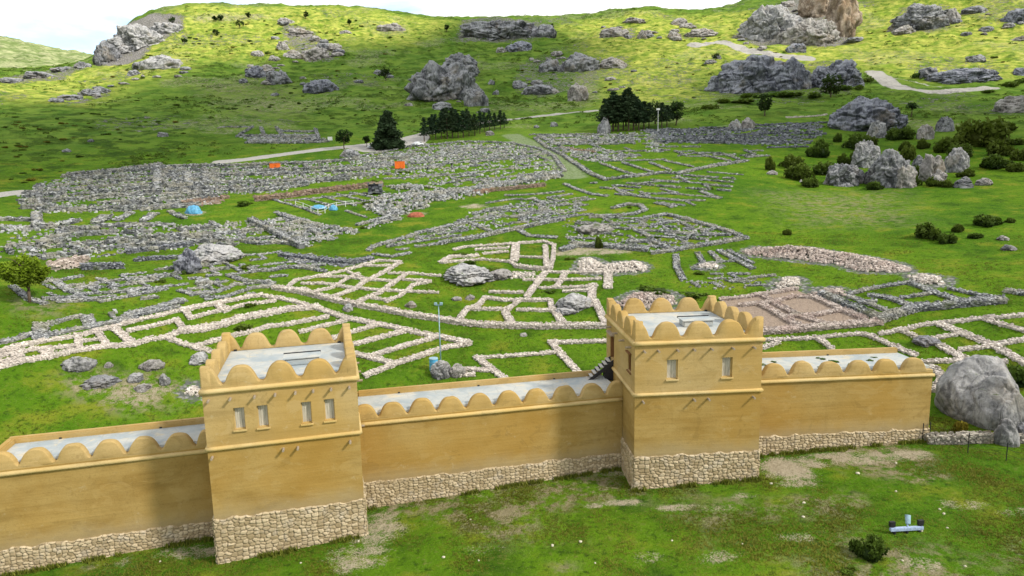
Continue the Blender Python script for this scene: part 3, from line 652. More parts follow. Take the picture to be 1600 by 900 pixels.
ruin('curving grey wall lines across the meadow below the rubble bank', 'grey', .9, .55, [
    ([(576, 392), (584, 386), (612, 378), (656, 364), (700, 354), (730, 348)], 1.5, .7), ([(734, 348), (766, 361)], 1.6), ([(690, 381), (712, 377), (736, 374), (780, 364), (810, 358), (846, 350), (880, 344)], 1.9, 1.2), ([(650, 386), (690, 381)], 1.2), ([(584, 398), (612, 402), (640, 396)], 1.2), ([(810, 360), (826, 369), (868, 372)], 1.6),
    ([(740, 336), (764, 327), (800, 322)],), ([(836, 314), (852, 317), (870, 316)], 1.3), ([(832, 310), (850, 320)], 1.3), ([(800, 340), (830, 334), (862, 332)], 1.2), ([(716, 346), (770, 338), (840, 342)],), ([(790, 306), (840, 304), (880, 300)],), *rows([(600, 388), (700, 352), (760, 326), (800, 316), (870, 298), (930, 310), (930, 330), (880, 342), (800, 356), (700, 376), (620, 396)], 6.8, -.14, 46, (.6, 1.1), (.3, .8), (18, 50), .25, .45, 2.0), ([(760, 318), (800, 312), (830, 312)],)],
    [([(590, 384), (660, 364), (730, 348), (800, 344), (800, 352), (730, 362), (650, 380)], .18), ([(730, 332), (800, 318), (870, 308), (920, 318), (900, 334), (820, 342), (740, 344)], .14)])
ruin('triangular grey walled enclosure pointing into the smooth green slope', 'grey', .9, .6, [
    ([(1008, 341), (1040, 336), (1072, 343), (1110, 354), (1140, 363), (1166, 373)], 1.6, .8), ([(1166, 373), (1120, 381), (1080, 387), (1050, 393), (1020, 396)], 1.6, .9), ([(940, 339), (992, 335), (1008, 329), (1001, 322), (981, 320), (958, 326)], 1.5, .8), ([(880, 341), (912, 336), (940, 338)], 1.2),
    ([(980, 380), (1020, 377), (1046, 390)], 1.5, 1.0), ([(878, 392), (904, 384), (946, 386), (1010, 392)], 1.8, 1.2), ([(992, 360), (1020, 373)],), ([(958, 350), (1010, 346)],), ([(1040, 366), (1074, 375)],), ([(1098, 364), (1122, 356)], 1.2), ([(1020, 352), (1060, 346)], 1.4), ([(1030, 362), (1090, 368), (1140, 368)],), ([(900, 350), (950, 352)],), *rows([(884, 344), (940, 336), (1040, 338), (1150, 368), (1050, 391), (960, 388), (884, 386)], 8.0, .06, 47, (.6, 1.0), (.3, .7), (18, 50), .30, .5, 2.0)],
    [([(880, 344), (940, 334), (1010, 336), (1060, 340), (1164, 373), (1050, 393), (960, 392), (880, 386)], .06)])
ruin('grey wall pieces along the lane and meadow above the triangular enclosure', 'grey', .9, .55, [
    ([(882, 288), (900, 296), (924, 304), (948, 307)], 1.5), ([(872, 322), (904, 319)], 1.3), ([(958, 294), (980, 302), (1000, 308), (1030, 311), (1060, 314), (1100, 314)],), ([(1026, 318), (1054, 323)], 1.8), ([(1096, 300), (1122, 310)], 2.0), ([(1000, 304), (1058, 302)],), ([(992, 288), (1030, 284), (1060, 286)],), ([(1032, 296), (1064, 304)],), ([(1058, 276), (1078, 286)], 1.4), *rows([(900, 280), (950, 290), (1060, 276), (1130, 264), (1170, 262), (1136, 306), (1110, 318), (1050, 326), (1000, 314), (950, 302)], 6.5, .08, 48, (.6, 1.1), (.3, .8), (18, 60), .25, .45, 2.2)])
ruin('fanned grey wall stubs in the meadow behind the two-window tower', 'grey', .9, .5, [
    ([(1056, 399), (1057, 418), (1067, 437)], 1.5), ([(1090, 396), (1100, 413)], 1.2), ([(1110, 394), (1124, 408)], 1.2), ([(1124, 392), (1152, 408), (1176, 420)], 1.4), ([(1138, 392), (1176, 412)],), ([(1092, 414), (1126, 410), (1150, 408)],), ([(1140, 440), (1180, 434), (1210, 431)], .8), *rows([(1064, 404), (1090, 420), (1200, 424), (1210, 446), (1090, 450), (1066, 440)], 7, -.02, 53, (.5, .9), (.2, .5), (14, 36), .5, .3, 1.5)],
    [([(1060, 440), (1140, 432), (1200, 436), (1190, 452), (1080, 452)], .14), ([(1112, 436), (1128, 428), (1130, 438)], .5)])
ruin('grey storeroom walls with long green cells beside the grassy lane', 'grey', 1.0, .7, [
    ([(828, 211), (880, 211), (944, 210)], .9), ([(836, 216), (854, 230), (880, 243), (912, 265), (946, 282)], 2.0, 1.0), ([(948, 281), (992, 276), (1034, 271), (1062, 272), (1092, 265), (1130, 258), (1166, 252)], 2.0, 1.2), ([(1166, 246), (1200, 244)], 1.4), ([(940, 256), (990, 273)], 1.2), ([(974, 255), (1018, 269)], 1.2), ([(1016, 255), (1048, 267)], 1.2), ([(1040, 252), (1082, 261)], 1.2), ([(1086, 240), (1140, 252)], 1.4), ([(1124, 240), (1154, 249)],),
    ([(900, 246), (960, 252), (1040, 250)], 1.0), ([(852, 224), (900, 222), (940, 224)],), ([(1060, 244), (1086, 240), (1120, 240)],), *rows([(836, 213), (944, 211), (1004, 206), (1040, 228), (1130, 230), (1200, 232), (1190, 246), (1060, 248), (1010, 246), (940, 254), (880, 240)], 6.6, -.01, 49, (.6, 1.2), (.4, 1.0), (18, 60), .25, .4, 2.4)],
    [([(836, 212), (944, 211), (1000, 206), (1000, 224), (930, 226), (860, 228)], .4), ([(860, 230), (940, 232), (1010, 244), (940, 256), (900, 250)], .3), ([(1000, 204), (1030, 204), (1040, 240), (1010, 238)], .3)])
ruin('patch of brown fallen brick inside the grey storeroom walls', 'brown', 1.0, .5, [([(876, 231), (900, 235), (928, 238)], 2.4, .6)])
ruin('dark stepped rows of grey walls below the humped rock', 'dark', 1.2, .9, [
    ([(1006, 204), (1060, 206), (1120, 204), (1160, 204)], 1.2), ([(1030, 213), (1080, 214), (1128, 214), (1170, 211), (1220, 208), (1290, 210)], 1.4, 1.1), ([(1030, 223), (1080, 221), (1130, 220), (1210, 223), (1264, 224)], 1.6, 1.5), ([(1160, 198), (1220, 194), (1290, 192)], 1.2), ([(1200, 231), (1262, 230)], 1.6, .8), ([(1170, 216), (1270, 216)], 1.0), ([(1150, 202), (1280, 200)], 1.0), *rows([(1005, 204), (1160, 198), (1290, 190), (1286, 212), (1264, 230), (1150, 230), (1030, 228)], 6.2, .0, 50, (.8, 1.3), (.6, 1.4), (30, 90), .2, .25, 2.4)],
    [([(1005, 204), (1160, 198), (1290, 190), (1286, 212), (1264, 228), (1150, 226), (1030, 226)], .2, None, .2)])
ruin('pale narrow wall lying on the grass under the lone slope tree', 'pink', 1.2, .5, [([(1230, 184), (1260, 183), (1292, 179)], 1.6)])
ruin('roofless grey stone ruin standing on the hillside above the road', 'grey', 1.2, 1.4, [
    ([(371, 214), (395, 199)], 1.0), ([(371, 214), (440, 214), (513, 222)], 1.6, 1.6), ([(385, 224), (440, 224), (513, 222)], 1.4, 1.2), ([(408, 200), (413, 214)], 1.4), ([(432, 200), (439, 210)], 1.4), ([(436, 206), (492, 206)], 1.2), ([(493, 202), (498, 218)], 1.4), ([(340, 200), (395, 198)], .8, .5)], [([(372, 212), (500, 210), (512, 222), (388, 224)], .5)])
ruin('pink walled bank and dark wall stub below the temple blocks', 'rosy', 1.4, 1.6, [([(86, 421), (104, 415), (130, 408)], 2.4, 2.0)], [([(86, 424), (100, 408), (130, 404), (132, 416)], .8, None, .8)])
ruin('dark low stone stub wall in the grass beside the rock hump', 'dark', 1.6, 1.4, [([(132, 421), (160, 420), (190, 419)], 1.8, 1.8), ([(212, 408), (240, 406), (282, 404)], 1.6, 1.2), ([(200, 396), (260, 388), (300, 384)], 1.2)])
for lab, poly, mat, pile in [
    ('long bank of pink heaped stones in the green meadow', [(1156, 394), (1180, 386), (1200, 389), (1240, 387), (1280, 389), (1320, 398), (1360, 403), (1400, 412), (1426, 420), (1418, 426), (1340, 425), (1304, 413), (1240, 406), (1172, 399)], 'rosy', 1.3),
    ('small pale stone heap at the far end of the pink bank', [(1416, 432), (1436, 428), (1474, 434), (1476, 446), (1440, 446)], 'pink', 1.1),
    ('white stone heap above the tan floored foundation', [(1206, 448), (1222, 435), (1250, 434), (1252, 446), (1214, 454)], 'pink', 1.2),
    ('flat spread of pinkish stones beside the dark grey house foundation', [(1264, 460), (1290, 451), (1318, 452), (1324, 463), (1290, 466)], 'rosy', .6),
    ('pale double stone heap behind the square room block', [(900, 424), (906, 404), (922, 402), (944, 414), (970, 410), (1000, 410), (1016, 420), (1000, 426), (940, 427)], 'pink', 1.7),
    ('little pile of white stones among the fanned wall stubs', [(1088, 418), (1100, 411), (1124, 413), (1122, 421)], 'pink', .6),
    ('loose heap of pale stones behind the two-window tower roofline', [(960, 476), (990, 458), (1040, 456), (1060, 470), (1050, 480), (970, 486)], 'rosy', .5),
    ('grey spill of stones on the turf just past the tower stub wall', [(282, 612), (300, 604), (318, 606), (318, 618), (296, 622)], 'pink', .25)]:
    ruin(lab, mat, 1, 1, [], [(poly, 1.35, None, pile)], 'stone_heap', 'stone heap', 'heaps of collected stones')
ruin('squared stone boundary wall between the plastered wall end and great boulder', 'drystone', 1.2, 1.5, [([(1452, 692), (1500, 692), (1546, 690)], 1.2, 1.7), ([(1580, 690), (1640, 692)], 1.2, 1.5)], (), 'stone_wall', 'wall', None)

for label, mat, w, h, walls, rub, name, cat, group in R:
    ms = Masonry(.48 if mat == 'pink' else .56)
    for wl in walls:
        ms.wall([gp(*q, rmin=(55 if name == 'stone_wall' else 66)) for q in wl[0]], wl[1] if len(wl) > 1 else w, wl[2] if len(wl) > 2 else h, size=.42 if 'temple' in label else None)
    for rb in rub:
        ms.rubble(rb[0], *rb[1:])
    o = ms.build(name, M[mat]); tag(o, label, cat, group)
# ------------------------------------------------------------------ ground cover masks (all in world metres)
AT = {k: np.zeros(ZG.shape) for k in ('scrub', 'yellow', 'dry', 'dirt', 'stone', 'path', 'trackgreen', 'tan', 'rock', 'hill', 'far')}

def paint_poly(k, poly, val, soft=1.5, world=False):
    P = np.array(poly, float) if world else np.array([gp(*q)[:2] for q in poly])
    lo, hi = P.min(0) - soft, P.max(0) + soft
    m = (GX > lo[0]) & (GX < hi[0]) & (GY > lo[1]) & (GY < hi[1])
    q = np.stack([GX[m], GY[m]], 1)
    if not len(q): return
    ins = np.zeros(len(q), bool); ed = np.full(len(q), 1e9)
    for a, b in zip(P, np.roll(P, -1, 0)):
        c = ((a[1] > q[:, 1]) != (b[1] > q[:, 1])) & (q[:, 0] < (b[0] - a[0]) * (q[:, 1] - a[1]) / (b[1] - a[1] + 1e-12) + a[0]); ins ^= c
        d = b - a; t = np.clip(((q - a) @ d) / (d @ d + 1e-9), 0, 1); ed = np.minimum(ed, np.hypot(*(q - a - t[:, None] * d).T))
    sd = np.where(ins, -ed, ed); AT[k][m] = np.maximum(AT[k][m], val * sstep(soft, -soft, sd))

def paint_line(k, pts, width, val, soft=.6, world=False):
    P = np.array(pts, float) if world else np.array([gp(*q)[:2] for q in pts])
    R_ = width / 2 + soft; lo, hi = P.min(0) - R_, P.max(0) + R_
    m = (GX > lo[0]) & (GX < hi[0]) & (GY > lo[1]) & (GY < hi[1]); q = np.stack([GX[m], GY[m]], 1)
    if not len(q): return
    ed = np.full(len(q), 1e9)
    for a, b in zip(P[:-1], P[1:]):
        d = b - a; t = np.clip(((q - a) @ d) / (d @ d + 1e-9), 0, 1); ed = np.minimum(ed, np.hypot(*(q - a - t[:, None] * d).T))
    AT[k][m] = np.maximum(AT[k][m], val * sstep(width / 2 + soft, width / 2 - soft, ed))

def paint_spot(k, px, py, rx, val, ry=None, rmin=20):
    p = gp(px, py, rmin); ry = ry or rx; d = np.hypot((GX - p[0]) / rx, (GY - p[1]) / ry)
    m = d < 1.0; AT[k][m] = np.maximum(AT[k][m], val * sstep(1, .25, d[m]))

# stony ground round the masonry
_SM = np.concatenate(STONE_MAP); _h, _xe, _ye = np.histogram2d(_SM[:, 0], _SM[:, 1], bins=(960, 640), range=((-240, 240), (60, 380)), weights=_SM[:, 2])
_k = np.exp(-.5 * (np.arange(-6, 7) / 2.2) ** 2); _k /= _k.max()
for ax in (0, 1): _h = np.apply_along_axis(lambda v: np.convolve(v, _k, 'same'), ax, _h)
_m = (np.abs(GX) < 239) & (GY > 61) & (GY < 379)
AT['stone'][_m] = np.clip(_h[((GX[_m] + 240) * 2).astype(int), ((GY[_m] - 60) * 2).astype(int)] * .22, 0, .7)
# roads
ROADS = [('path', [(-60, 312), (0, 304), (40, 299)], 5), ('path', [(345, 253), (400, 247), (450, 240), (500, 234), (545, 229), (580, 227)], 5),
         ('path', [(800, 187), (830, 183), (870, 178), (920, 174), (950, 171)], 4.5), ('path', [(640, 222), (660, 210), (690, 203), (800, 187)], 5), ('path', [(1088, 204), (1120, 198), (1146, 194)], 2.2),
         ('path', [(1085, 70), (1120, 66), (1150, 70), (1180, 82), (1210, 86), (1260, 92)], 11), ('path', [(1365, 112), (1385, 126), (1410, 138), (1450, 143), (1500, 142), (1545, 138)], 9), ('path', [(1390, 122), (1430, 128), (1470, 136)], 3),
         ('trackgreen', [(800, 212), (830, 226), (860, 240), (884, 258), (896, 276)], 7)]
for k, pts, w in ROADS: paint_line(k, pts, w, (.8 if w > 4 else .62) if pts[0][0] > 1080 else 1.0, 2.0 if pts[0][0] > 1080 else .9)
paint_poly('path', [(556, 226), (590, 222), (640, 212), (664, 206), (672, 214), (662, 226), (640, 230), (606, 236), (570, 238), (545, 232)], 1.0, 1.2)
# excavated tan floors
paint_poly('tan', [(1128, 470), (1184, 462), (1244, 453), (1272, 464), (1316, 486), (1352, 500), (1370, 505), (1300, 509), (1190, 516), (1150, 500)], 1.0, .5)
# bare earth and steppe in front of the wall
for px, py, rx, ry, v in [(1228, 732, 3.2, 3.6, .85), (1265, 724, 2.4, 1.8, .7), (1350, 716, 5.0, 2.0, .66), (1415, 712, 3.4, 1.7, .66), (1245, 756, 2.8, 1.4, .6), (1300, 712, 5, 1.2, .7), (590, 825, 3.4, 4.2, .66), (560, 870, 3.6, 3.0, .6), (300, 862, 4.0, 1.6, .62), (975, 785, 2.4, .9, .75), (930, 790, 2.0, .7, .5), (1055, 793, 2.4, .9, .55), (1130, 795, 2.2, .8, .55), (1160, 775, 1.6, .8, .5), (1240, 840, 2.6, 1.0, .55), (1010, 870, 2.0, 1.4, .45), (760, 775, 1.4, .5, .5), (740, 860, 3, 1, .4), (1440, 880, 2.0, 1.4, .6), (1500, 790, 3, 1.2, .5), (170, 880, 3, 1.4, .4), (1590, 800, 2, 1, .5), (960, 740, 3, 1.0, .5), (990, 720, 2, 1, .6), (1120, 870, 2.5, 1.2, .45)]:
    paint_spot('dirt', px, py, rx, v, ry)
near = RG < 66
AT['dry'][near] = np.maximum(AT['dry'], .9 * sstep(-.12, .35, fbm2(GX / 7, GY / 7, 61, 4)))[near]
for px, py, rx, ry in [(160, 604, 6, 4), (240, 606, 6, 4), (200, 618, 7, 4)]: paint_spot('dry', px, py, rx, .9, ry); paint_spot('dirt', px, py, rx * .8, .45, ry * .8)
for px, py, rx, ry in [(60, 478, 5, 4), (90, 474, 3, 3)]: paint_spot('dry', px, py, rx, .6, ry)
for px, py, rx, ry in [(650, 334, 4, 3), (305, 333, 4, 4), (910, 392, 10, 4), (960, 392, 6, 3), (740, 322, 5, 4)]: paint_spot('dirt', px, py, rx, .7, ry)
# hillsides
hill = sstep(215, 300, RG)
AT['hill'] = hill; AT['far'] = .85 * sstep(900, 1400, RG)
AT['scrub'] = np.maximum(AT['scrub'], hill * np.clip(.62 + .5 * fbm2(GX / 60, GY / 60, 71, 3), 0, 1))
paint_poly('scrub', [(0, 290), (0, 190), (110, 172), (260, 170), (330, 190), (300, 230), (200, 270), (90, 285)], 1.0, 14)
paint_poly('yellow', [(-200, 170), (0, 160), (130, 165), (200, 130), (330, 95), (420, 92), (560, 70), (640, 70), (720, 34), (560, 12), (300, 8), (140, 104), (0, 122)], .85, 18)  # sunlit slopes, where brightness is painted into the grass
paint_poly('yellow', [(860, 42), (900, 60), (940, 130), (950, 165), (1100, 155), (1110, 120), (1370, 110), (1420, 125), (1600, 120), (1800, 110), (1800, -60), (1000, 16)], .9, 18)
paint_poly('scrub', [(150, 110), (330, 50), (520, 40), (560, 90), (330, 130)], .9, 16)
paint_poly('dirt', [(290, 22), (400, 20), (440, 30), (300, 36)], .55, 8); paint_poly('dirt', [(580, 36), (640, 38), (640, 56), (590, 52)], .5, 8)
paint_poly('dirt', [(890, 120), (935, 100), (945, 155), (890, 160)], .5, 6); paint_poly('dry', [(1190, 300), (1400, 300), (1420, 350), (1260, 350)], .6, 8); paint_poly('dry', [(300, 130), (460, 130), (470, 180), (360, 180)], .5, 14)
for poly, v in [([(380, 105), (450, 108), (452, 134), (385, 132)], .5), ([(430, 34), (480, 40), (530, 70), (530, 96), (470, 96), (440, 70)], .6), ([(800, 100), (840, 84), (990, 84), (1000, 112), (960, 120), (830, 158), (796, 140)], .52), ([(145, 100), (160, 70), (200, 34), (290, 24), (290, 44), (240, 70), (225, 92), (160, 104)], .8), ([(84, 162), (176, 132), (180, 142), (110, 168)], .7), ([(0, 132), (0, 120), (120, 98), (146, 104), (40, 135)], .6),
                ([(1140, 55), (1180, 20), (1230, 0), (1340, -10), (1340, 60), (1310, 72), (1180, 72)], .7), ([(1380, 52), (1400, 10), (1490, 4), (1490, 50)], .55), ([(1040, 40), (1110, 52), (1100, 62), (1030, 56)], .5), ([(700, 66), (720, 30), (850, 34), (862, 60)], .6), ([(930, 42), (1000, 40), (1000, 60), (940, 62)], .55), ([(620, 165), (640, 110), (760, 80), (770, 160)], .4), ([(1100, 150), (1130, 92), (1340, 90), (1350, 150)], .5)]:
    paint_poly('rock', poly, v, 7)
hn = fbm2(GX / 45, GY / 45, 87, 4)
AT['rock'] = np.maximum(AT['rock'], np.where(RG > 290, .46 * sstep(.08, .34, hn), 0))
AT['dirt'] = np.maximum(AT['dirt'], np.where(RG > 270, (.40 * sstep(.06, .40, fbm2(GX / 30, GY / 30, 93, 4))), 0))

_n, _mm = ZG.shape
_i = np.arange(_n - 1)[:, None] * _mm + np.arange(_mm - 1)[None, :]
_F = np.stack([_i, _i + 1, _i + _mm + 1, _i + _mm], -1).reshape(-1, 4)[:, ::-1]
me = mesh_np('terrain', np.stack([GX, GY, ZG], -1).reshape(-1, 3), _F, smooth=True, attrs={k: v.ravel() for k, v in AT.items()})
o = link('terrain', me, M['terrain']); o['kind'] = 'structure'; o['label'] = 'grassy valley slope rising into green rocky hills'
# ------------------------------------------------------------------ the rebuilt mud-brick city wall
MUD = ((.395, .272, .094), (.325, .207, .058))
aL, aR, aM = .2621, .0634, .2214
def fr(a): return np.array([math.cos(a), math.sin(a), 0]), np.array([-math.sin(a), math.cos(a), 0])
dL, nL = fr(aL); dR, nR = fr(aR); dM, nM = fr(aM)
OL = np.array([-19.41, 40.864, 0]); OR = np.array([8.731, 47.636, 0]); TW = 9.41; TD = 10.05

def stone_facing(name, x0, x1, z0, z1, parent, seed, face='front', y=0.0, cell=.31, proud=.05, res=.042):
    """irregular fieldstone courses modelled as relief; local x along the wall (or y for side faces)"""
    nx = max(3, int((x1 - x0) / res)); nz = max(3, int((z1 - z0) / res))
    xs = np.linspace(x0, x1, nx); zs = np.linspace(z0, z1, nz); X, Z = np.meshgrid(xs, zs)
    wx = X + .10 * fbm2(X * 1.3, Z * 1.3, seed, 2); wz = Z + .10 * fbm2(X * 1.3 + 9, Z * 1.3, seed + 1, 2)
    f1, f2, cid = worley2(wx / (cell * 1.2), wz / (cell * .82), seed)
    e = f2 - f1; D = proud + .085 * sstep(0, .24, e) + .05 * (cid - .5) * sstep(.02, .2, e) + .018 * fbm2(X * 5, Z * 5, seed + 7, 2)
    D[:, 0] = D[:, 0] * .6; D[:, -1] = D[:, -1] * .6; D[-1, :] = -.02
    Z = Z + (.16 * fbm2(X * 1.7 + seed, X * 0, seed + 11, 3)) * np.clip((Z - (z1 - .7)) / .7, 0, 1) ** 2
    if face == 'front': P = np.stack([X, y - D, Z], -1)
    elif face == 'left': P = np.stack([y - D, X, Z], -1)
    else: P = np.stack([y + D, X, Z], -1)
    i = np.arange(nz - 1)[:, None] * nx + np.arange(nx - 1)[None, :]
    Fc = np.stack([i, i + 1, i + nx + 1, i + nx], -1).reshape(-1, 4)
    if face == 'left': Fc = Fc[:, ::-1]
    tone = np.where(e < .07, -1.0, cid).ravel()
    me = mesh_np(name, P.reshape(-1, 3), Fc, smooth=True, attrs={'tone': np.clip(cid, 0, 1).ravel(), 'joint': sstep(.13, .02, e).ravel()})
    return link(name, me, M['plinth'], parent)

def mat_plinth():
    m, nt, b = newmat('fieldstone_plinth'); n = NT(nt); p = n.pos(); t = n.attr('tone'); f = n.noise(p, 6, 6, .75)
    c = n.mix(t, (.33, .25, .14), (.57, .46, .30)); c = n.mix(n.math('MULTIPLY', n.ramp(f, .5, .3), .6), c, (.20, .15, .09)); c = n.mix(n.math('MULTIPLY', n.ramp(n.noise(p, 1.2, 3, .6), .5, .7), .4), c, (.50, .45, .38))
    c = n.mix(n.math('MULTIPLY', n.attr('joint'), .68), c, (.13, .095, .055)); n.L(c, b.inputs['Base Color']); n.bump(f, .6, .03, b); return m
M['plinth'] = mat_plinth()

def face_with_holes(mb, L, z0, z1, holes, T, depth=.36):
    """front face in the plane y=0 (x 0..L) with rectangular recesses; T maps local (x,y,z) to thing space"""
    xs = sorted({0.0, L, *[h[0] for h in holes], *[h[1] for h in holes]}); zs = sorted({z0, z1, *[h[2] for h in holes], *[h[3] for h in holes]})
    for a, b in zip(xs[:-1], xs[1:]):
        for c, d in zip(zs[:-1], zs[1:]):
            if any(a >= h[0] - 1e-6 and b <= h[1] + 1e-6 and c >= h[2] - 1e-6 and d <= h[3] + 1e-6 for h in holes): continue
            mb.add([T(a, 0, c), T(b, 0, c), T(b, 0, d), T(a, 0, d)], [(0, 1, 2, 3)])
    for a, b, c, d in holes:
        q = [(a, c), (b, c), (b, d), (a, d)]
        for (x1, w1), (x2, w2) in zip(q, q[1:] + q[:1]):
            mb.add([T(x1, 0, w1), T(x2, 0, w2), T(x2, depth, w2), T(x1, depth, w1)], [(0, 1, 2, 3)])
        mb.add([T(a, depth, c), T(b, depth, c), T(b, depth, d), T(a, depth, d)], [(0, 1, 2, 3)])

def merlon_mesh(w, h, T, seed, half=None):
    """rounded loaf-shaped battlement: profile in x-z, thickness T along y; half = only x>=0 or x<=0 (corner pieces)"""
    r = random.Random(seed); hh = h * r.uniform(.93, 1.05); w *= r.uniform(.96, 1.0); sk = 0 if half else r.uniform(-.04, .04)
    n = 22; t = np.linspace(-1, 1, 2 * n + 1)
    if half == 'r': t = np.linspace(0, 1, n + 1)
    if half == 'l': t = np.linspace(-1, 0, n + 1)
    a = np.abs(t); prof = np.where(a < .86, 1 - .86 * (a / .86) ** 2.9, .14 * ((1 - a) / .14) ** 1.5)
    X = (t + sk * (1 - t * t)) * w / 2; Zt = prof * hh + .02
    inset = .07
    def ring(y, ins): return np.stack([X * (1 - ins / (w / 2) * .9), np.full_like(X, y), np.maximum(Zt - ins * np.clip(Zt / .3, 0, 1), .0)], 1)
    rings = [ring(0, inset), ring(inset * .45, inset * .3), ring(inset * 1.1, 0), ring(T - inset * 1.1, 0), ring(T - inset * .45, inset * .3), ring(T, inset)]
    k = len(t); V = [np.concatenate([q, q * [1, 1, 0] + [0, 0, -.06]]) for q in rings]        # top line + bottom line
    V = np.concatenate(V); N = 2 * k; Fs = []
    for j in range(5):
        for i in range(k - 1): Fs.append((j * N + i, j * N + i + 1, (j + 1) * N + i + 1, (j + 1) * N + i))
        Fs.append((j * N, (j + 1) * N, (j + 1) * N + k, j * N + k)); Fs.append((j * N + k - 1, j * N + 2 * k - 1, (j + 1) * N + 2 * k - 1, (j + 1) * N + k - 1))
    for i in range(k - 1):
        Fs.append((i, k + i, k + i + 1, i + 1)); q = 5 * N; Fs.append((q + i, q + i + 1, q + k + i + 1, q + k + i))
    V[:, 2] += .05 * fbm2(V[:, 0] * 1.8 + seed, V[:, 1] * 1.5, seed, 2) * (V[:, 2] > .1); V[:, 1] += .035 * fbm2(V[:, 0] * 1.5 + seed * 3, V[:, 2] * 1.5, seed + 2, 2)
    return V, Fs

def merlon(parent, x, y, z, rz, w, h, T, seed, half=None, name='merlon'):
    V, Fs = merlon_mesh(w, h, T, seed, half); me = bpy.data.meshes.new(name); me.from_pydata([tuple(v) for v in V], [], Fs); me.update()
    bm = bmesh.new(); bm.from_mesh(me); bmesh.ops.recalc_face_normals(bm, faces=bm.faces); bm.to_mesh(me); bm.free()
    me.polygons.foreach_set('use_smooth', [True] * len(me.polygons))
    o = link(name, me, M['mudl'], parent, (x, y, z)); o.rotation_euler = (0, 0, rz); return o

def roll(mb, p0, p1, out, r=.15):
    """half-round plaster moulding between two points"""
    p0 = np.array(p0, float); p1 = np.array(p1, float); out = np.array(out, float); t = np.linspace(-math.pi / 2, math.pi / 2, 8)
    n = max(2, int(np.linalg.norm(p1 - p0) / .5)); V = []
    for s in np.linspace(0, 1, n):
        c = p0 + (p1 - p0) * s; wob = 1 + .10 * float(fbm2(np.array([c[0] * 1.1 + c[1]]), np.array([c[2] * 3.0]), 12, 2)[0])
        V.append([c + out * (math.cos(a) * r * 1.15 * wob) + np.array([0, 0, math.sin(a) * r * wob]) for a in t])
    V = np.array(V).reshape(-1, 3); k = len(t)
    Fs = [(j * k + i, (j + 1) * k + i, (j + 1) * k + i + 1, j * k + i + 1) for j in range(n - 1) for i in range(k - 1)]
    Fs += [tuple(range(k)), tuple(range((n - 1) * k + k - 1, (n - 1) * k - 1, -1))]
    mb.add(V, Fs)

def window(parent, x0, x1, z0, z1, T, rz, planks=4):
    """shuttered opening: frame with a sill, and bleached plank shutter inside"""
    f = MB(); t = .05; d = .34
    f.box(T((x0 + x1) / 2, d * .72, z0 + t / 2), (x1 - x0, .12, t), rz); f.box(T((x0 + x1) / 2, d * .72, z1 - t / 2), (x1 - x0, .12, t), rz)
    for xx in (x0 + t / 2, x1 - t / 2): f.box(T(xx, d * .72, (z0 + z1) / 2), (t, .12, z1 - z0 - 2 * t - .006), rz)
    f.box(T((x0 + x1) / 2, -.04, z0 - .05), (x1 - x0 + .16, .14, .09), rz)
    w = f.build('window', M['trim'], parent)
    s = MB(); W = (x1 - x0 - 2 * t) / planks
    for i in range(planks): s.box(T(x0 + t + W * (i + .5), d * .84 + .014 * (i % 2), (z0 + z1) / 2), (W * .93, .04, z1 - z0 - 2 * t - .01), rz)
    s.build('shutter', M['shutter'], w); return w

def beam_end(parent, p, out, L=.42, r=.085):
    b = MB(); p = np.array(p); b.tube(p - np.array(out) * .1, p + np.array(out) * L, r, r * .92, 10); return b.build('beam_end', M['beam'], parent, smooth=False)

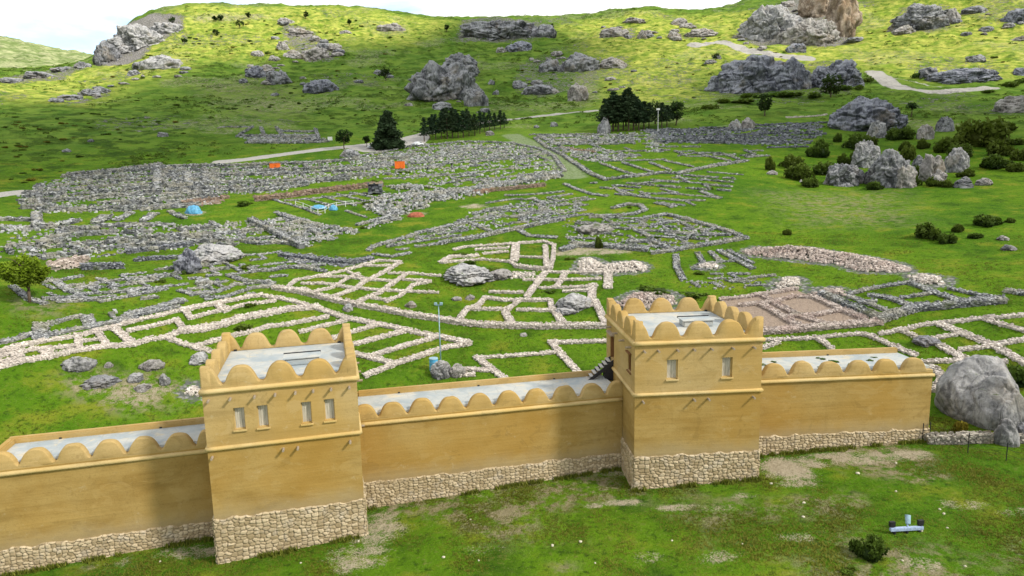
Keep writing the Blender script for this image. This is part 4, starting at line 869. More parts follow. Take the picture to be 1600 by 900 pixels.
def tower(origin, a, label, zb, zst, zstr, zco, wins, beams_up, beams_lo, seed, side=None):
    t = empty('mudbrick_tower', tuple(origin), a, label, 'tower', 'towers of the rebuilt mudbrick city wall')
    F_ = lambda x, y, z: np.array([x, y, z]); B_ = lambda x, y, z: np.array([TW - x, TD - y, z]); L_ = lambda x, y, z: np.array([y, TD - x, z]); R_ = lambda x, y, z: np.array([TW - y, x, z])
    lo, up = MB(), MB(); holes = [(x0, x1, z0, z1) for x0, x1, z0, z1 in wins]
    sideholes = [(TD - y1, TD - y0, z0, z1) for y0, y1, z0, z1 in (side or [])]
    for mb, za, zc in ((lo, zst - .3, zstr), (up, zstr, zco + .28)):
        for Tm, Ln, hs in ((F_, TW, holes), (B_, TW, []), (L_, TD, sideholes), (R_, TD, [])):
            face_with_holes(mb, Ln, za, zc, [h for h in hs if h[2] >= za and h[3] <= zc], Tm, .55 if Tm is L_ else .36)
    lo.build('lower_storey', mat_plaster('mud_plaster_storey', *MUD, zst), t); up.build('upper_storey', M['mudl'], t)
    stone_facing('stone_plinth', -.05, TW + .05, zb, zst, t, seed); stone_facing('stone_plinth', -.05, TD, zb, zst, t, seed + 3, 'left'); stone_facing('stone_plinth', -.05, TD, zb, zst, t, seed + 5, 'right', TW)
    for nm, zz, r in (('string_moulding', zstr, .14), ('cornice', zco, .17)):
        m = MB(); e = r * .4
        roll(m, (-e, 0, zz), (TW + e, 0, zz), (0, -1, 0), r); roll(m, (TW + e, TD, zz), (-e, TD, zz), (0, 1, 0), r); roll(m, (0, TD + e, zz), (0, -e, zz), (-1, 0, 0), r); roll(m, (TW, -e, zz), (TW, TD + e, zz), (1, 0, 0), r)
        m.build(nm, M['trim'], t, smooth=True)
    # roof deck inside a low parapet
    PT = .58; fl = zco + .26
    d = MB(); d.box((TW / 2, TD / 2, fl - .1), (TW - .02, TD - .02, .2)); d.build('roof_deck', M['roof'], t)
    p = MB(); ph = .10; zc = zco + .28 + ph / 2 - .003
    p.box((TW / 2, PT / 2, zc), (TW, PT, ph)); p.box((TW / 2, TD - PT / 2, zc), (TW, PT, ph)); p.box((PT / 2, TD / 2, zc), (PT, TD - 2 * PT, ph)); p.box((TW - PT / 2, TD / 2, zc), (PT, TD - 2 * PT, ph))
    p.build('parapet', M['mudl'], t)
    zt = zco + .28 + ph - .01; wx = TW / 4.06; wy = TD / 4.06; h = 1.10
    for i in (1, 2, 3):
        merlon(t, TW * i / 4, 0, zt, 0, wx * .97, h, PT, seed * 40 + i); merlon(t, TW * (4 - i) / 4, TD, zt, math.pi, wx * .97, h, PT, seed * 40 + 10 + i)
        merlon(t, 0, TD * (4 - i) / 4, zt, -math.pi / 2, wy * .97, h, PT, seed * 40 + 20 + i); merlon(t, TW, TD * i / 4, zt, math.pi / 2, wy * .97, h, PT, seed * 40 + 30 + i)
    for k, (cx, cy, rz) in enumerate([(0, 0, 0), (TW, 0, math.pi / 2), (TW, TD, math.pi), (0, TD, -math.pi / 2)]):
        V1, F1 = merlon_mesh(wx * 1.06, h * 1.10, PT, seed * 40 + 35 + k, 'r'); V2, F2 = merlon_mesh(wy * 1.06, h * 1.10, PT, seed * 40 + 35 + k, 'l')
        V2 = np.stack([V2[:, 1], -V2[:, 0], V2[:, 2]], 1)
        V1 = V1 + [.002, 0, 0]; V2 = V2 + [0, .003, -.004]
        mb = MB(); mb.add(V1, F1); mb.add(V2, F2); mb.box((PT / 2 + .004, PT / 2 + .004, h * .52), (PT - .03, PT - .03, h * 1.0))
        o = mb.build('corner_merlon', M['mudl'], t, smooth=True, loc=(cx, cy, zt)); o.rotation_euler = (0, 0, rz)
        bm = bmesh.new(); bm.from_mesh(o.data); bmesh.ops.recalc_face_normals(bm, faces=bm.faces); bm.to_mesh(o.data); bm.free()
    for x0, x1, z0, z1 in wins: window(t, x0, x1, z0, z1, F_, 0)
    for x, z in beams_up + beams_lo: beam_end(t, (x, 0, z), (0, -1, 0))
    for yy in (1.2, 3.4, 5.8, 8.2): beam_end(t, (0, yy, beams_up[0][1]), (-1, 0, 0)); beam_end(t, (TW, yy, beams_up[0][1]), (1, 0, 0))
    for yy in (2.6, 6.8): beam_end(t, (TW, yy, beams_lo[0][1]), (1, 0, 0))
    # stair hatch: low plastered kerb with a dark slot under a lid
    hb = MB(); hx, hy = 5.9, 4.3; hb.box((hx, hy, fl + .22), (2.3, 1.3, .44)); hb.build('roof_hatch', M['roof'], t, bevel=.05)
    sl = MB(); sl.box((hx, hy + .02, fl + .50), (2.5, 1.5, .05)); sl.box((hx, hy, fl + .456), (2.2, 1.2, .03)); sl.build('hatch_lid', M['roof'], t)
    sk = MB(); sk.box((hx, hy + .785, fl + .52), (2.54, .06, .16)); sk.build('lid_edge', M['black'], t)
    for x_ in (.9, TW - .9): MB().box((x_, TD - PT - .03, fl + .05), (.22, .10, .16)).build('drain_spout', M['black'], t)
    return t

tA = tower(OL, aL, 'square ochre mudbrick tower with four shuttered windows in two pairs', -1.6, 2.72, 7.41, 11.15,
           [(1.72, 2.38, 8.50, 9.95), (3.12, 3.78, 8.48, 9.95), (5.80, 6.44, 8.42, 9.88), (7.24, 7.90, 8.46, 9.92)],
           [(x, 10.62) for x in (.36, 1.63, 3.07, 4.30, 5.53, 6.63, 7.75, 8.9)], [(.26, 6.9), (4.53, 6.9), (5.43, 6.9), (8.74, 6.9)], 1)
tB = tower(OR, aR, 'square ochre mudbrick tower with two single shuttered windows and a side door', -.4, 3.43, 8.11, 11.92,
           [(2.36, 3.16, 9.20, 10.67), (6.44, 7.20, 9.18, 10.68)],
           [(x, 11.39) for x in (.65, 1.67, 3.08, 4.29, 5.58, 7.14, 8.71)], [(.59, 7.63), (4.37, 7.63), (5.44, 7.63), (8.8, 7.63)], 2, side=[(1.15, 2.15, 9.45, 10.8), (7.0, 8.5, 8.75, 10.75)])
# side window and door of the two-window tower (its west face)
Lf = lambda x, y, z: np.array([y, x, z])
s = MB(); s.box((.30, 1.65, 10.125), (.05, .9, 1.3)); f = MB()
for yy in (1.19, 2.11): f.box((.18, yy, 10.125), (.2, .07, 1.35))
f.box((.18, 1.65, 10.77), (.2, .86, .06)); f.box((.18, 1.65, 9.48), (.2, .86, .06)); f.box((-.04, 1.65, 9.40), (.14, 1.16, .09)); f.box((-.10, 1.65, 10.9), (.2, 1.25, .08))
w = f.build('window', M['wood'], tB); s.build('shutter', M['wood'], w)
dr = MB(); dr.box((.34, 7.75, 9.75), (.06, 1.34, 1.94))
for k in range(5): dr.box((.30, 7.75 - .54 + .27 * k, 9.75), (.03, .24, 1.9))
do = dr.build('door', M['wood'], tB)
fr_ = MB(); fr_.box((.16, 7.05, 9.75), (.26, .10, 2.0)); fr_.box((.16, 8.45, 9.75), (.26, .10, 2.0)); fr_.box((.16, 7.75, 10.72), (.26, 1.29, .09)); fr_.build('door_frame', M['wood'], do)
hd = MB(); hd.box((.26, 7.25, 9.7), (.05, .05, .16)); hd.build('handle', M['black'], do)
cn = MB(); cn.box((-.16, 7.75, 10.95), (.34, 1.9, .10)); cn.build('door_lintel', M['beam'], tB)

def city_wall(origin, a, L, zb, zst, zco, merl, width, seed, label, x0=0.0, endcap=None, mstart=None, zb0=None):
    t = empty('mudbrick_wall', tuple(origin), a, label, 'wall', 'curtain walls of the rebuilt mudbrick city wall')
    b = MB(); fl = zco + .66
    xa, xb = x0, L
    for (q, Tm) in (((xa, xb), 'f'),):
        n = 24; xs = np.linspace(xa, xb, n)
        for i in range(n - 1): b.add([(xs[i], 0, zst - .3), (xs[i + 1], 0, zst - .3), (xs[i + 1], 0, zco + .26), (xs[i], 0, zco + .26)], [(0, 1, 2, 3)])
    b.add([(xb, 0, zst - .3), (xb, width, zst - .3), (xb, width, zco + .26), (xb, 0, zco + .26)], [(0, 1, 2, 3)]); b.add([(xa, width, zst - .3), (xa, 0, zst - .3), (xa, 0, zco + .26), (xa, width, zco + .26)], [(0, 1, 2, 3)])
    b.add([(xb, width, zb), (xa, width, zb), (xa, width, zco + .26), (xb, width, zco + .26)], [(0, 1, 2, 3)])
    b.build('wall_body', mat_plaster('mud_plaster_wall', *MUD, zst), t)
    stone_facing('stone_plinth', xa, xb, zb, zst, t, seed, cell=.28)
    if endcap == 'right': stone_facing('stone_plinth', 0, width, zb, zst, t, seed + 2, 'right', xb, cell=.28)
    if endcap == 'left': stone_facing('stone_plinth', 0, width, zb, zst, t, seed + 2, 'left', xa, cell=.28)
    m = MB(); roll(m, (xa, 0, zco), (xb + (.08 if endcap == 'right' else 0), 0, zco), (0, -1, 0), .15)
    if endcap == 'right': roll(m, (xb, -.08, zco), (xb, width, zco), (1, 0, 0), .15)
    m.build('cornice', M['trim'], t, smooth=True)
    d = MB(); d.box(((xa + xb) / 2, width / 2 + .2, fl - .14), (xb - xa - .02, width - .44, .28)); d.build('walkway', M['roof'], t)
    p = MB(); PT = .55; p.box(((xa + xb) / 2, PT / 2, zco + .26 + .09), (xb - xa, PT, .18)); p.build('parapet', M['mudl'], t)
    k = MB(); kh = .62; k.box(((xa + xb) / 2, width - .20, zco + .26 + kh / 2 + .1), (xb - xa, .46, kh + .2))
    if endcap == 'left': k.box((xa + .23, (width - .43 + .552) / 2, zco + .26 + kh / 2 + .1), (.46, width - .43 - .552 - .004, kh + .2))
    k.build('rear_kerb', M['mudl'], t, bevel=.08)
    zt = zco + .26 + .17
    for i, (x, w_, hf) in enumerate(merl): merlon(t, x, -.002, zt, 0, w_, .98, PT, seed * 50 + i, hf)
    for x_ in np.arange(xa + 3.2, xb - 1, 6.4): MB().box((x_, width - .44, fl + .06), (.16, .05, .10)).build('drain_hole', M['black'], t)
    return t

AM = OL + dL * TW + nL * 3.854; BM = OR + nR * 3.854
LM = float(np.hypot(*(BM - AM)[:2]))
wM = city_wall(AM, aM, LM - .02, -.8, 2.12, 6.55, [(x, 2.18, None) for x in (.45, 2.53, 4.66, 6.80, 8.98, 11.2, 13.36, 15.62, 17.9)] + [(19.9, 2.0, None)], 4.95, 4, 'long ochre curtain wall with plastered walkway joining the two towers', x0=.05)
AL_ = OL + nL * 3.854
wL = city_wall(AL_, aL, -.02, -2.2, .82, 5.90, [(x, 2.14, None) for x in (-12.95, -10.95, -8.83, -6.76, -4.62, -2.5)] + [(-.72, 1.42, None)], 4.3, 5, 'ochre curtain wall running out of the frame beside the four-window tower', x0=-13.95, endcap='left')
AR_ = OR + dR * TW + nR * 3.908
wR = city_wall(AR_, aR, 15.95, -.2, 2.92, 7.44, [(x, 2.26, None) for x in (.55, 2.86, 5.17, 7.48, 9.80, 12.1, 14.42)], 5.0, 6, 'ochre curtain wall with weedy walkway ending in a square corner near the boulder', x0=.02, endcap='right')

# open stair from the walkway up to the side door
st = empty('wooden_stair', tuple(OR + nR * 7.75 + np.array([0, 0, 7.0])), aR, 'dark open stair with pale treads climbing to the tower side door', 'stair')
for i in range(7):
    b = MB(); b.box((-2.1 + .29 * i, 0, .20 + .25 * i), (.28, 1.15, .05)); b.build('tread', M['tread'], st)
for yy in (-.60, .60):
    b = MB(); b.add([(-2.45, yy - .04, -.04), (-2.05, yy - .04, -.04), (-.02, yy - .04, 1.45), (-.02, yy - .04, 1.85), (-2.45, yy + .04, -.04), (-2.05, yy + .04, -.04), (-.02, yy + .04, 1.45), (-.02, yy + .04, 1.85)], [(0, 1, 2, 3), (7, 6, 5, 4), (0, 4, 5, 1), (1, 5, 6, 2), (2, 6, 7, 3), (3, 7, 4, 0)]); b.build('stringer', M['black'], st)
b = MB(); b.box((-.35, 0, .72), (.68, 1.0, 1.36)); b.build('riser_panel', M['black'], st)
# weeds on the walkway of the far wall
# ------------------------------------------------------------------ rocks
_ico = {}
def ico(sub):
    if sub not in _ico:
        bm = bmesh.new(); bmesh.ops.create_icosphere(bm, subdivisions=sub, radius=1); bm.verts.ensure_lookup_table()
        _ico[sub] = (np.array([v.co[:] for v in bm.verts]), np.array([[v.index for v in f.verts] for f in bm.faces])); bm.free()
    return _ico[sub]

def rock_mesh(name, sx, sy, sz, seed, sub=5, rough=.32, crag=.22, layers=0.0, sink=.35):
    D, Fc = ico(sub); s3 = np.array([sx, sy, sz])
    P = D * (1 + .0)
    n1 = fbm3(D * 1.3 + seed * 3.7, seed, 4); n2 = fbm3(D * 3.2 + seed * 1.3, seed + 5, 4, .6)
    rd = 1 - np.abs(fbm3(D * np.array([2.3, 2.3, 1.2]) + seed, seed + 9, 4, .6)) * 2
    # blocky jointing: distance to a few random planes
    r = np.random.default_rng(seed + 100); cut = np.ones(len(D)) * 9
    for k in range(9):
        v = r.normal(size=3); v[2] = abs(v[2]) * .8; v /= np.linalg.norm(v); dd = D @ v
        cut = np.minimum(cut, np.where(dd > .25, r.uniform(.74, .98) / np.maximum(dd, .25), 9))
    R_ = np.minimum(1 + rough * n1, cut * (1 + .08 * n1)) + crag * .55 * n2 + crag * .5 * (rd - .55)
    # joint blocks: cells on the surface that stand in or out, with open cracks between
    K = 26 if sub < 5 else 60; q = r.normal(size=(K, 3)); q /= np.linalg.norm(q, axis=1)[:, None]; Dw = D + .16 * np.stack([n2, fbm3(D * 3 + seed + 9, seed + 31, 3), n1], 1)
    dm = np.sqrt(((Dw[:, None, :] - q[None]) ** 2 * np.array([1, 1, .55])).sum(2)); si = np.argsort(dm, 1)[:, :2]; d1 = np.take_along_axis(dm, si, 1)
    off = r.uniform(-1, 1, K)[si[:, 0]]; R_ = R_ + crag * (.42 * off - .34 * sstep(.05, .0, d1[:, 1] - d1[:, 0]))
    if layers: R_ = R_ + layers * (np.abs(((D[:, 2] * 4.5 + n1 * 1.3) % 1) - .5) - .25)
    f = fbm3(D * 9 + seed, seed + 20, 3, .6); R_ = R_ + crag * .22 * f
    P = D * R_[:, None]; P[:, 0] /= np.abs(P[:, 0]).max(); P[:, 1] /= np.abs(P[:, 1]).max(); P[:, 2] /= P[:, 2].max()
    P = P * s3
    return mesh_np(name, P, Fc, smooth=sub < 4 or True)

def rock(px, pyb, wpx, hpx, label, mat='rock', seed=0, depth=.8, sub=None, group=None, name='rock_outcrop', cat='rock', rough=.32, crag=.22, layers=0.0, rmin=66, rz=None, sharp=True):
    g = gp(px, pyb, rmin); m = mpp(g); w = wpx * m / 2; h = hpx * m
    sub = sub or (6 if wpx > 70 else 5 if wpx > 34 else 4 if wpx > 12 else 3)
    sy = w * depth
    me = rock_mesh(name, w * 1.02, sy, h * .74, seed or int(px * 7 + pyb), sub, rough, crag, layers)
    if sharp:
        me.polygons.foreach_set('use_smooth', [False] * len(me.polygons)) if sub <= 4 else None
    d = g[:2] / np.hypot(*g[:2]); c = g[:2] + d * sy * .75
    o = link(name, me, M[mat], None, (c[0], c[1], max(float(gz(*c)) - h * .10, g[2] + h * .22) if hpx > 0 else g[2]))
    o.location.z = g[2] + h * .26
    o.rotation_euler = (0, 0, rz if rz is not None else -math.atan2(d[0], d[1]))
    return tag(o, label, cat, group)

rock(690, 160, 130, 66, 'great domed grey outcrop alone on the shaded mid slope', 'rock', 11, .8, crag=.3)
rock(716, 122, 76, 42, 'pointed grey crest rising behind the domed outcrop on the mid slope', 'rock', 12, .8, crag=.3)
rock(744, 166, 40, 30, 'small grey knob at the foot of the domed outcrop', 'rock', 13, .8)
rock(690, 172, 34, 14, 'low grey ledge just below the domed outcrop', 'rock', 14, .8)
rock(1176, 146, 150, 62, 'long dark cliff block overlooking the pine grove', 'rockd', 15, .6, crag=.3)
rock(1236, 140, 60, 52, 'dark middle buttress of the long cliff', 'rockd', 16, .7, crag=.3)
rock(1305, 138, 96, 46, 'dark sloping end of the long cliff beside the rock road', 'rockd', 17, .7, crag=.3)
rock(1352, 206, 130, 58, 'humped dark rock above the stepped wall rows', 'rockd', 18, .7, crag=.28)
rock(1314, 291, 54, 36, 'low fissured rock at the front of the bush fringed rock cluster', 'rock', 19, .8, crag=.34, sub=6)
rock(1388, 293, 72, 60, 'tallest twin lobed rock of the bush fringed rock cluster', 'rock', 20, .7, crag=.36, sub=6)
rock(1412, 294, 36, 36, 'brownish lower lobe at the front of the tallest rock', 'rockp', 221, .7, crag=.34)
rock(1340, 287, 26, 24, 'small block wedged between the low fissured rock and tallest rock', 'rock', 222, .7, crag=.34)
rock(1466, 290, 30, 26, 'splintered pale rock below the smooth upright rock', 'rockp', 223, .8, crag=.36)
rock(1436, 268, 26, 26, 'grey fin of rock behind the broken pale rock', 'rock', 224, .8, crag=.36)
rock(1352, 262, 46, 44, 'pale rounded rock leaning behind the tallest rock of the cluster', 'rockn', 21, .8, crag=.3, sub=6)
rock(1450, 284, 44, 44, 'broken pale rock between two bushes of the rock cluster', 'rockp', 22, .8, crag=.34)
rock(1492, 270, 40, 40, 'smooth upright pale rock ending the rock cluster', 'rockn', 23, .8, crag=.25)
rock(1505, 294, 30, 18, 'small low rock in front of the smooth upright rock', 'rock', 24)
rock(1536, 290, 26, 12, 'flat pale stone in grass beyond the rock cluster', 'rockp', 25)
rock(1368, 216, 32, 28, 'grey stub rock under the humped dark rock', 'rockn', 26); rock(1446, 218, 26, 24, 'upright pale stub among dark bushes', 'rockp', 27); rock(1476, 206, 26, 24, 'grey stub next to the largest dark bush', 'rock', 28)
rock(786, 62, 150, 36, 'wide flat topped outcrop on the central skyline', 'rock', 29, .6, crag=.3); rock(852, 58, 40, 22, 'tail of the flat topped skyline outcrop', 'rock', 30)
rock(810, 80, 44, 18, 'small dark rock below the skyline outcrop', 'rockd', 31); rock(784, 82, 18, 9, 'tiny pale rock beside the small dark rock', 'rockp', 32)
rock(906, 112, 70, 34, 'jagged grey rock at the edge of the sunlit slope', 'rock', 33, .7, crag=.34); rock(858, 112, 40, 22, 'lower jagged rock left of the sunlit scree', 'rock', 34); rock(842, 148, 56, 18, 'loose rocks under the jagged ridge', 'rock', 35); rock(812, 138, 26, 14, 'single block under the jagged ridge', 'rock', 36); rock(902, 158, 36, 30, 'pinkish rib of rock above the pine grove', 'rockp', 37); rock(955, 106, 50, 18, 'pale scree rock in the yellow slope', 'rockp', 38)
rock(215, 78, 96, 44, 'steep pale cliff at the hill shoulder on the skyline', 'rockn', 39, .6, crag=.34); rock(170, 98, 44, 36, 'shaded prow of the skyline cliff', 'rock', 40, .6, crag=.34); rock(262, 52, 62, 20, 'upper step of the skyline cliff', 'rockn', 41, .6, crag=.3)
rock(256, 108, 70, 24, 'smooth grey slab below the skyline cliff', 'rockn', 42, .6); rock(222, 106, 34, 12, 'low rock at the foot of the slab', 'rock', 43)
rock(1206, 62, 116, 58, 'broad grey cliff under the upper crest', 'rockn', 44, .6, crag=.32); rock(1262, 72, 96, 46, 'pale banded apron of the upper cliff', 'rockp', 45, .6, crag=.28); rock(1312, 58, 62, 84, 'tall ochre cliff face at the top edge', 'rockt', 46, .7, crag=.3); rock(1278, 26, 60, 50, 'upper ochre shoulder behind the tall cliff face', 'rockt', 461, .7, crag=.3); rock(1245, 82, 34, 16, 'dark rock below the upper cliff', 'rockd', 47)
rock(1436, 48, 90, 48, 'hazy blue knoll of rock high on the sunny hill', 'rock', 48, .6, crag=.3); rock(1410, 54, 40, 16, 'ledge in front of the hazy knoll', 'rockp', 49); rock(1486, 36, 26, 24, 'pinnacle next to the hazy knoll', 'rockp', 50); rock(1520, 22, 44, 14, 'flat rock near the top edge', 'rock', 51); rock(1590, 36, 50, 24, 'dark rock at the upper frame corner', 'rockd', 52); rock(1540, 50, 24, 10, 'small rock on the sunny upper slope', 'rock', 53)
rock(1500, 131, 112, 26, 'long low cut rock face behind the rock road', 'rockd', 54, .5, crag=.26); rock(1448, 122, 36, 18, 'knob at the end of the long low rock face', 'rock', 55); rock(1524, 97, 28, 12, 'grey rock on the yellow slope', 'rock', 56); rock(1600, 118, 36, 14, 'dark ledge at the frame edge', 'rockd', 57); rock(1600, 64, 60, 10, 'thin ledge on the sunny slope', 'rockp', 58)
rock(1590, 176, 70, 28, 'pale layered rock mound at the frame edge', 'rockp', 59, .7, layers=.12)
rock(400, 122, 36, 20, 'dark outcrop on the shaded upper slope', 'rockd', 60, .7, crag=.3); rock(434, 132, 44, 24, 'grey brown outcrop beside the dark outcrop', 'rock', 61, .7, crag=.3); rock(500, 146, 62, 24, 'bluish low boulder group in the shade', 'rockd', 62, .6, crag=.32); rock(416, 112, 34, 12, 'pale ledge above the grey brown outcrop', 'rockp', 63)
for i, (x, y, w, h) in enumerate([(446, 36, 30, 10), (470, 58, 50, 16), (440, 78, 26, 14), (492, 94, 46, 22), (460, 92, 34, 16), (520, 80, 40, 14), (402, 88, 24, 10), (430, 96, 20, 10), (540, 52, 20, 6), (610, 48, 50, 14), (1094, 58, 60, 16), (1060, 40, 30, 14), (960, 58, 50, 18), (1004, 60, 22, 14), (990, 36, 40, 10), (1054, 60, 26, 12), (1075, 44, 30, 10)]):
    rock(x, y, w, h, 'sunlit pale limestone ledge high on the hill', 'rockp', 200 + i, .7, group='pale limestone ledges on the sunlit hilltops', crag=.3)
for i, (x, y, w, h) in enumerate([(160, 146, 30, 12), (140, 150, 34, 12), (112, 156, 40, 10), (90, 160, 26, 8), (100, 112, 40, 10), (60, 122, 50, 12), (20, 130, 40, 10), (130, 106, 26, 10), (210, 118, 20, 10), (380, 130, 16, 8), (430, 150, 14, 6), (560, 130, 18, 6), (596, 118, 30, 10), (1110, 100, 24, 8), (1120, 92, 16, 8), (865, 198, 14, 8), (766, 212, 16, 8), (838, 200, 10, 5), (254, 214, 18, 8), (142, 222, 10, 5), (105, 238, 14, 6), (1330, 130, 20, 10), (775, 148, 12, 8), (768, 132, 12, 8), (610, 122, 14, 6)]):
    rock(x, y, w, h, 'small grey rock poking out of the hillside grass', 'rock', 300 + i, .7, group='small rocks dotted over the hillsides', crag=.3)
# near boulders
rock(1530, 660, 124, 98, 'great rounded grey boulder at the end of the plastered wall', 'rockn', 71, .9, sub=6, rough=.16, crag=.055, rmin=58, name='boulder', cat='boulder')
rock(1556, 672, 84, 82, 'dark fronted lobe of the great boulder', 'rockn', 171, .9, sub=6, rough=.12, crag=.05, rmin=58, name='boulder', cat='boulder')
rock(1571, 697, 38, 42, 'egg shaped grey boulder on the turf below the great boulder', 'rockn', 73, .8, rough=.2, crag=.1, rmin=55, name='boulder', cat='boulder')
rock(1605, 690, 40, 30, 'brown rock cut by the frame edge beside the egg shaped boulder', 'rock', 74, .8, rmin=55, name='boulder', cat='boulder')
rock(734, 445, 88, 30, 'striped grey rock hump splitting the pale restored walls', 'rockn', 75, 1.2, sub=6, layers=.14, crag=.2); rock(778, 438, 50, 16, 'flat tail of the striped rock hump', 'rockp', 76, 1.0)
rock(896, 486, 62, 26, 'rounded blue grey boulder inside the square room block', 'rockn', 77, .9, layers=.05, crag=.15, name='boulder', cat='boulder'); rock(886, 492, 46, 10, 'flat slab leaning on the rounded boulder', 'rockn', 78, .8)
rock(340, 410, 92, 28, 'smooth whale backed rock below the terrace walls', 'rockn', 79, 1.0, sub=6, crag=.14); rock(296, 428, 44, 40, 'dark broken rock end beside the whale backed rock', 'rockd', 80, .8, crag=.34)
rock(125, 580, 50, 22, 'oval purplish boulder in the close meadow', 'rockn', 81, .7, name='boulder', cat='boulder'); rock(238, 580, 38, 18, 'pinkish boulder in the close meadow near the tower', 'rockp', 82, .7, name='boulder', cat='boulder'); rock(160, 606, 60, 16, 'long flat rock sunk in dry grass', 'rock', 83, .8, name='boulder', cat='boulder'); rock(212, 598, 24, 14, 'small grey rock behind the dry grass patch', 'rockn', 84, name='boulder', cat='boulder'); rock(258, 602, 18, 18, 'upright rock at the edge of the dry grass patch', 'rockn', 85, name='boulder', cat='boulder'); rock(222, 612, 30, 10, 'pale slab lying in the dry grass', 'rockp', 86, name='boulder', cat='boulder'); rock(170, 575, 14, 9, 'fist sized looking stone between two meadow boulders', 'rockp', 87, name='boulder', cat='boulder')
rock(312, 570, 34, 18, 'boulder at the corner of the broad pale foundation', 'rockn', 88, name='boulder', cat='boulder'); rock(544, 487, 18, 12, 'round stone set against the dark fronted wall', 'rockn', 89, name='boulder', cat='boulder'); rock(642, 481, 20, 10, 'pale stone lying on the grass above the dark fronted wall', 'rockp', 90, name='boulder', cat='boulder')
rock(714, 470, 18, 6, 'flat white stone on the grass', 'rockp', 91, name='boulder', cat='boulder'); rock(735, 469, 18, 8, 'white rounded stone near the flat white stone', 'rockp', 92, name='boulder', cat='boulder'); rock(818, 526, 12, 5, 'single pale stone below the square room block', 'rockp', 93, name='boulder', cat='boulder')
rock(690, 592, 34, 28, 'dark boulder beside the blue bin behind the walkway', 'rockn', 94, rmin=62, name='boulder', cat='boulder'); rock(716, 590, 28, 20, 'cracked pale boulder next to the dark boulder', 'rockp', 95, rmin=62, name='boulder', cat='boulder')
rock(1446, 542, 44, 16, 'dark rock amid the sprawling pale foundation', 'rockd', 96, .8, name='boulder', cat='boulder'); rock(930, 366, 60, 16, 'brown flat rock in the triangular enclosure', 'rockp', 97, .8)
rock(944, 209, 22, 26, 'grey standing rock at the edge of the dark pine grove', 'rock', 98); rock(548, 246, 34, 14, 'grey boulder under the round roadside tree', 'rock', 99)
rock(1148, 204, 22, 18, 'left half of the split grey boulder on the lawn edge'.replace('left half', 'darker half'), 'rockn', 101, sub=5); rock(1168, 203, 24, 20, 'paler half of the split grey boulder on the lawn edge', 'rockp', 102, sub=5)
rock(1206, 273, 18, 7, 'low pale stone in front of a small slope bush', 'rockp', 103); rock(1252, 285, 8, 5, 'white stone at the foot of the brown bush', 'rockp', 104); rock(1566, 376, 18, 8, 'pale stone on the smooth slope at the frame edge', 'rockp', 105); rock(1575, 392, 24, 9, 'grey stone on the smooth slope at the frame edge', 'rock', 106)
# pale field stones in the turf before the wall
def stone_proto(sd): return rock_mesh('field_stone', 1, .8, .6, sd, 2, .25, .2)
_fs = [stone_proto(k) for k in range(5)]
for me in _fs: me.materials.append(M['fstone'])
pts = [(693, 871, 8), (838, 851, 8), (863, 853, 8), (895, 857, 13), (907, 847, 8), (653, 890, 7), (748, 876, 5), (987, 834, 6), (1256, 786, 8), (1243, 798, 7), (1255, 808, 8), (1187, 803, 6), (1475, 803, 7), (1386, 791, 6), (1440, 830, 6), (1520, 866, 11), (1400, 768, 6), (1275, 728, 12), (1480, 825, 5), (1330, 876, 6), (1410, 876, 6), (1290, 890, 5), (735, 812, 5), (620, 838, 7), (560, 846, 6), (640, 806, 5), (1050, 845, 5), (1100, 880, 6), (930, 880, 5), (1560, 760, 6), (1508, 885, 6), (800, 893, 5), (250, 878, 6), (120, 886, 5), (470, 880, 5), (1380, 838, 6), (1468, 796, 6), (1215, 870, 5), (1160, 850, 5), (1020, 800, 6), (1340, 740, 9), (1310, 726, 7), (1400, 724, 7), (1238, 740, 8), (1205, 756, 7), (1222, 748, 6)]
for i, (x, y, w) in enumerate(pts[::2]):
    p = gp(x, y); s = .8 * w * mpp(p) / 2; o = link('field_stone', _fs[i % 5], None, None, (p[0], p[1], p[2] + s * .2)); o.scale = (s, s, s); o.rotation_euler = (0, 0, i * 1.7)
    tag(o, 'small pale stone lying in the turf before the city wall', 'stone', 'pale stones strewn over the turf')

_rp = [rock_mesh('rock_outcrop', 1, .7, .42, 900 + k, 4, .3, .3) for k in range(7)]
for me in _rp[:4]: me.materials.append(M['rockp'])
for me in _rp[4:]: me.materials.append(M['rock'])
def strew(poly, n, lo, hi, label, group):
    xs = [q[0] for q in poly]; ys = [q[1] for q in poly]; k = 0; t = 0
    while k < n and t < 4000:
        t += 1; x = random.uniform(min(xs), max(xs)); y = random.uniform(min(ys), max(ys)); ins = False
        for (x1, y1), (x2, y2) in zip(poly, poly[1:] + poly[:1]):
            if (y1 > y) != (y2 > y) and x < (x2 - x1) * (y - y1) / (y2 - y1) + x1: ins = not ins
        if not ins: continue
        p = gp(x, y, 150); s_ = random.uniform(lo, hi) * mpp(p) / 2; o = link('rock_outcrop', _rp[k % 7], None, None, (p[0], p[1], p[2] + s_ * .06)); o.scale = (s_, s_, s_ * random.uniform(.7, 1.4)); o.rotation_euler = (0, 0, random.uniform(-.5, .5)); tag(o, label, 'rock', group); k += 1
strew([(380, 105), (450, 100), (540, 140), (500, 150), (400, 138)], 9, 8, 20, 'little grey ledge breaking the grass round the dark outcrops of the shaded slope', 'little ledges of the shaded slope')
strew([(430, 34), (480, 36), (540, 70), (530, 98), (460, 98), (430, 80)], 14, 8, 26, 'little pale ledge in the rocky patch of the sunlit hill', 'little ledges of the sunlit hill')
strew([(800, 104), (850, 84), (990, 84), (1000, 112), (950, 158), (880, 160), (830, 158), (796, 140)], 20, 8, 24, 'little broken rock on the jagged ridge', 'broken rocks of the jagged ridge')
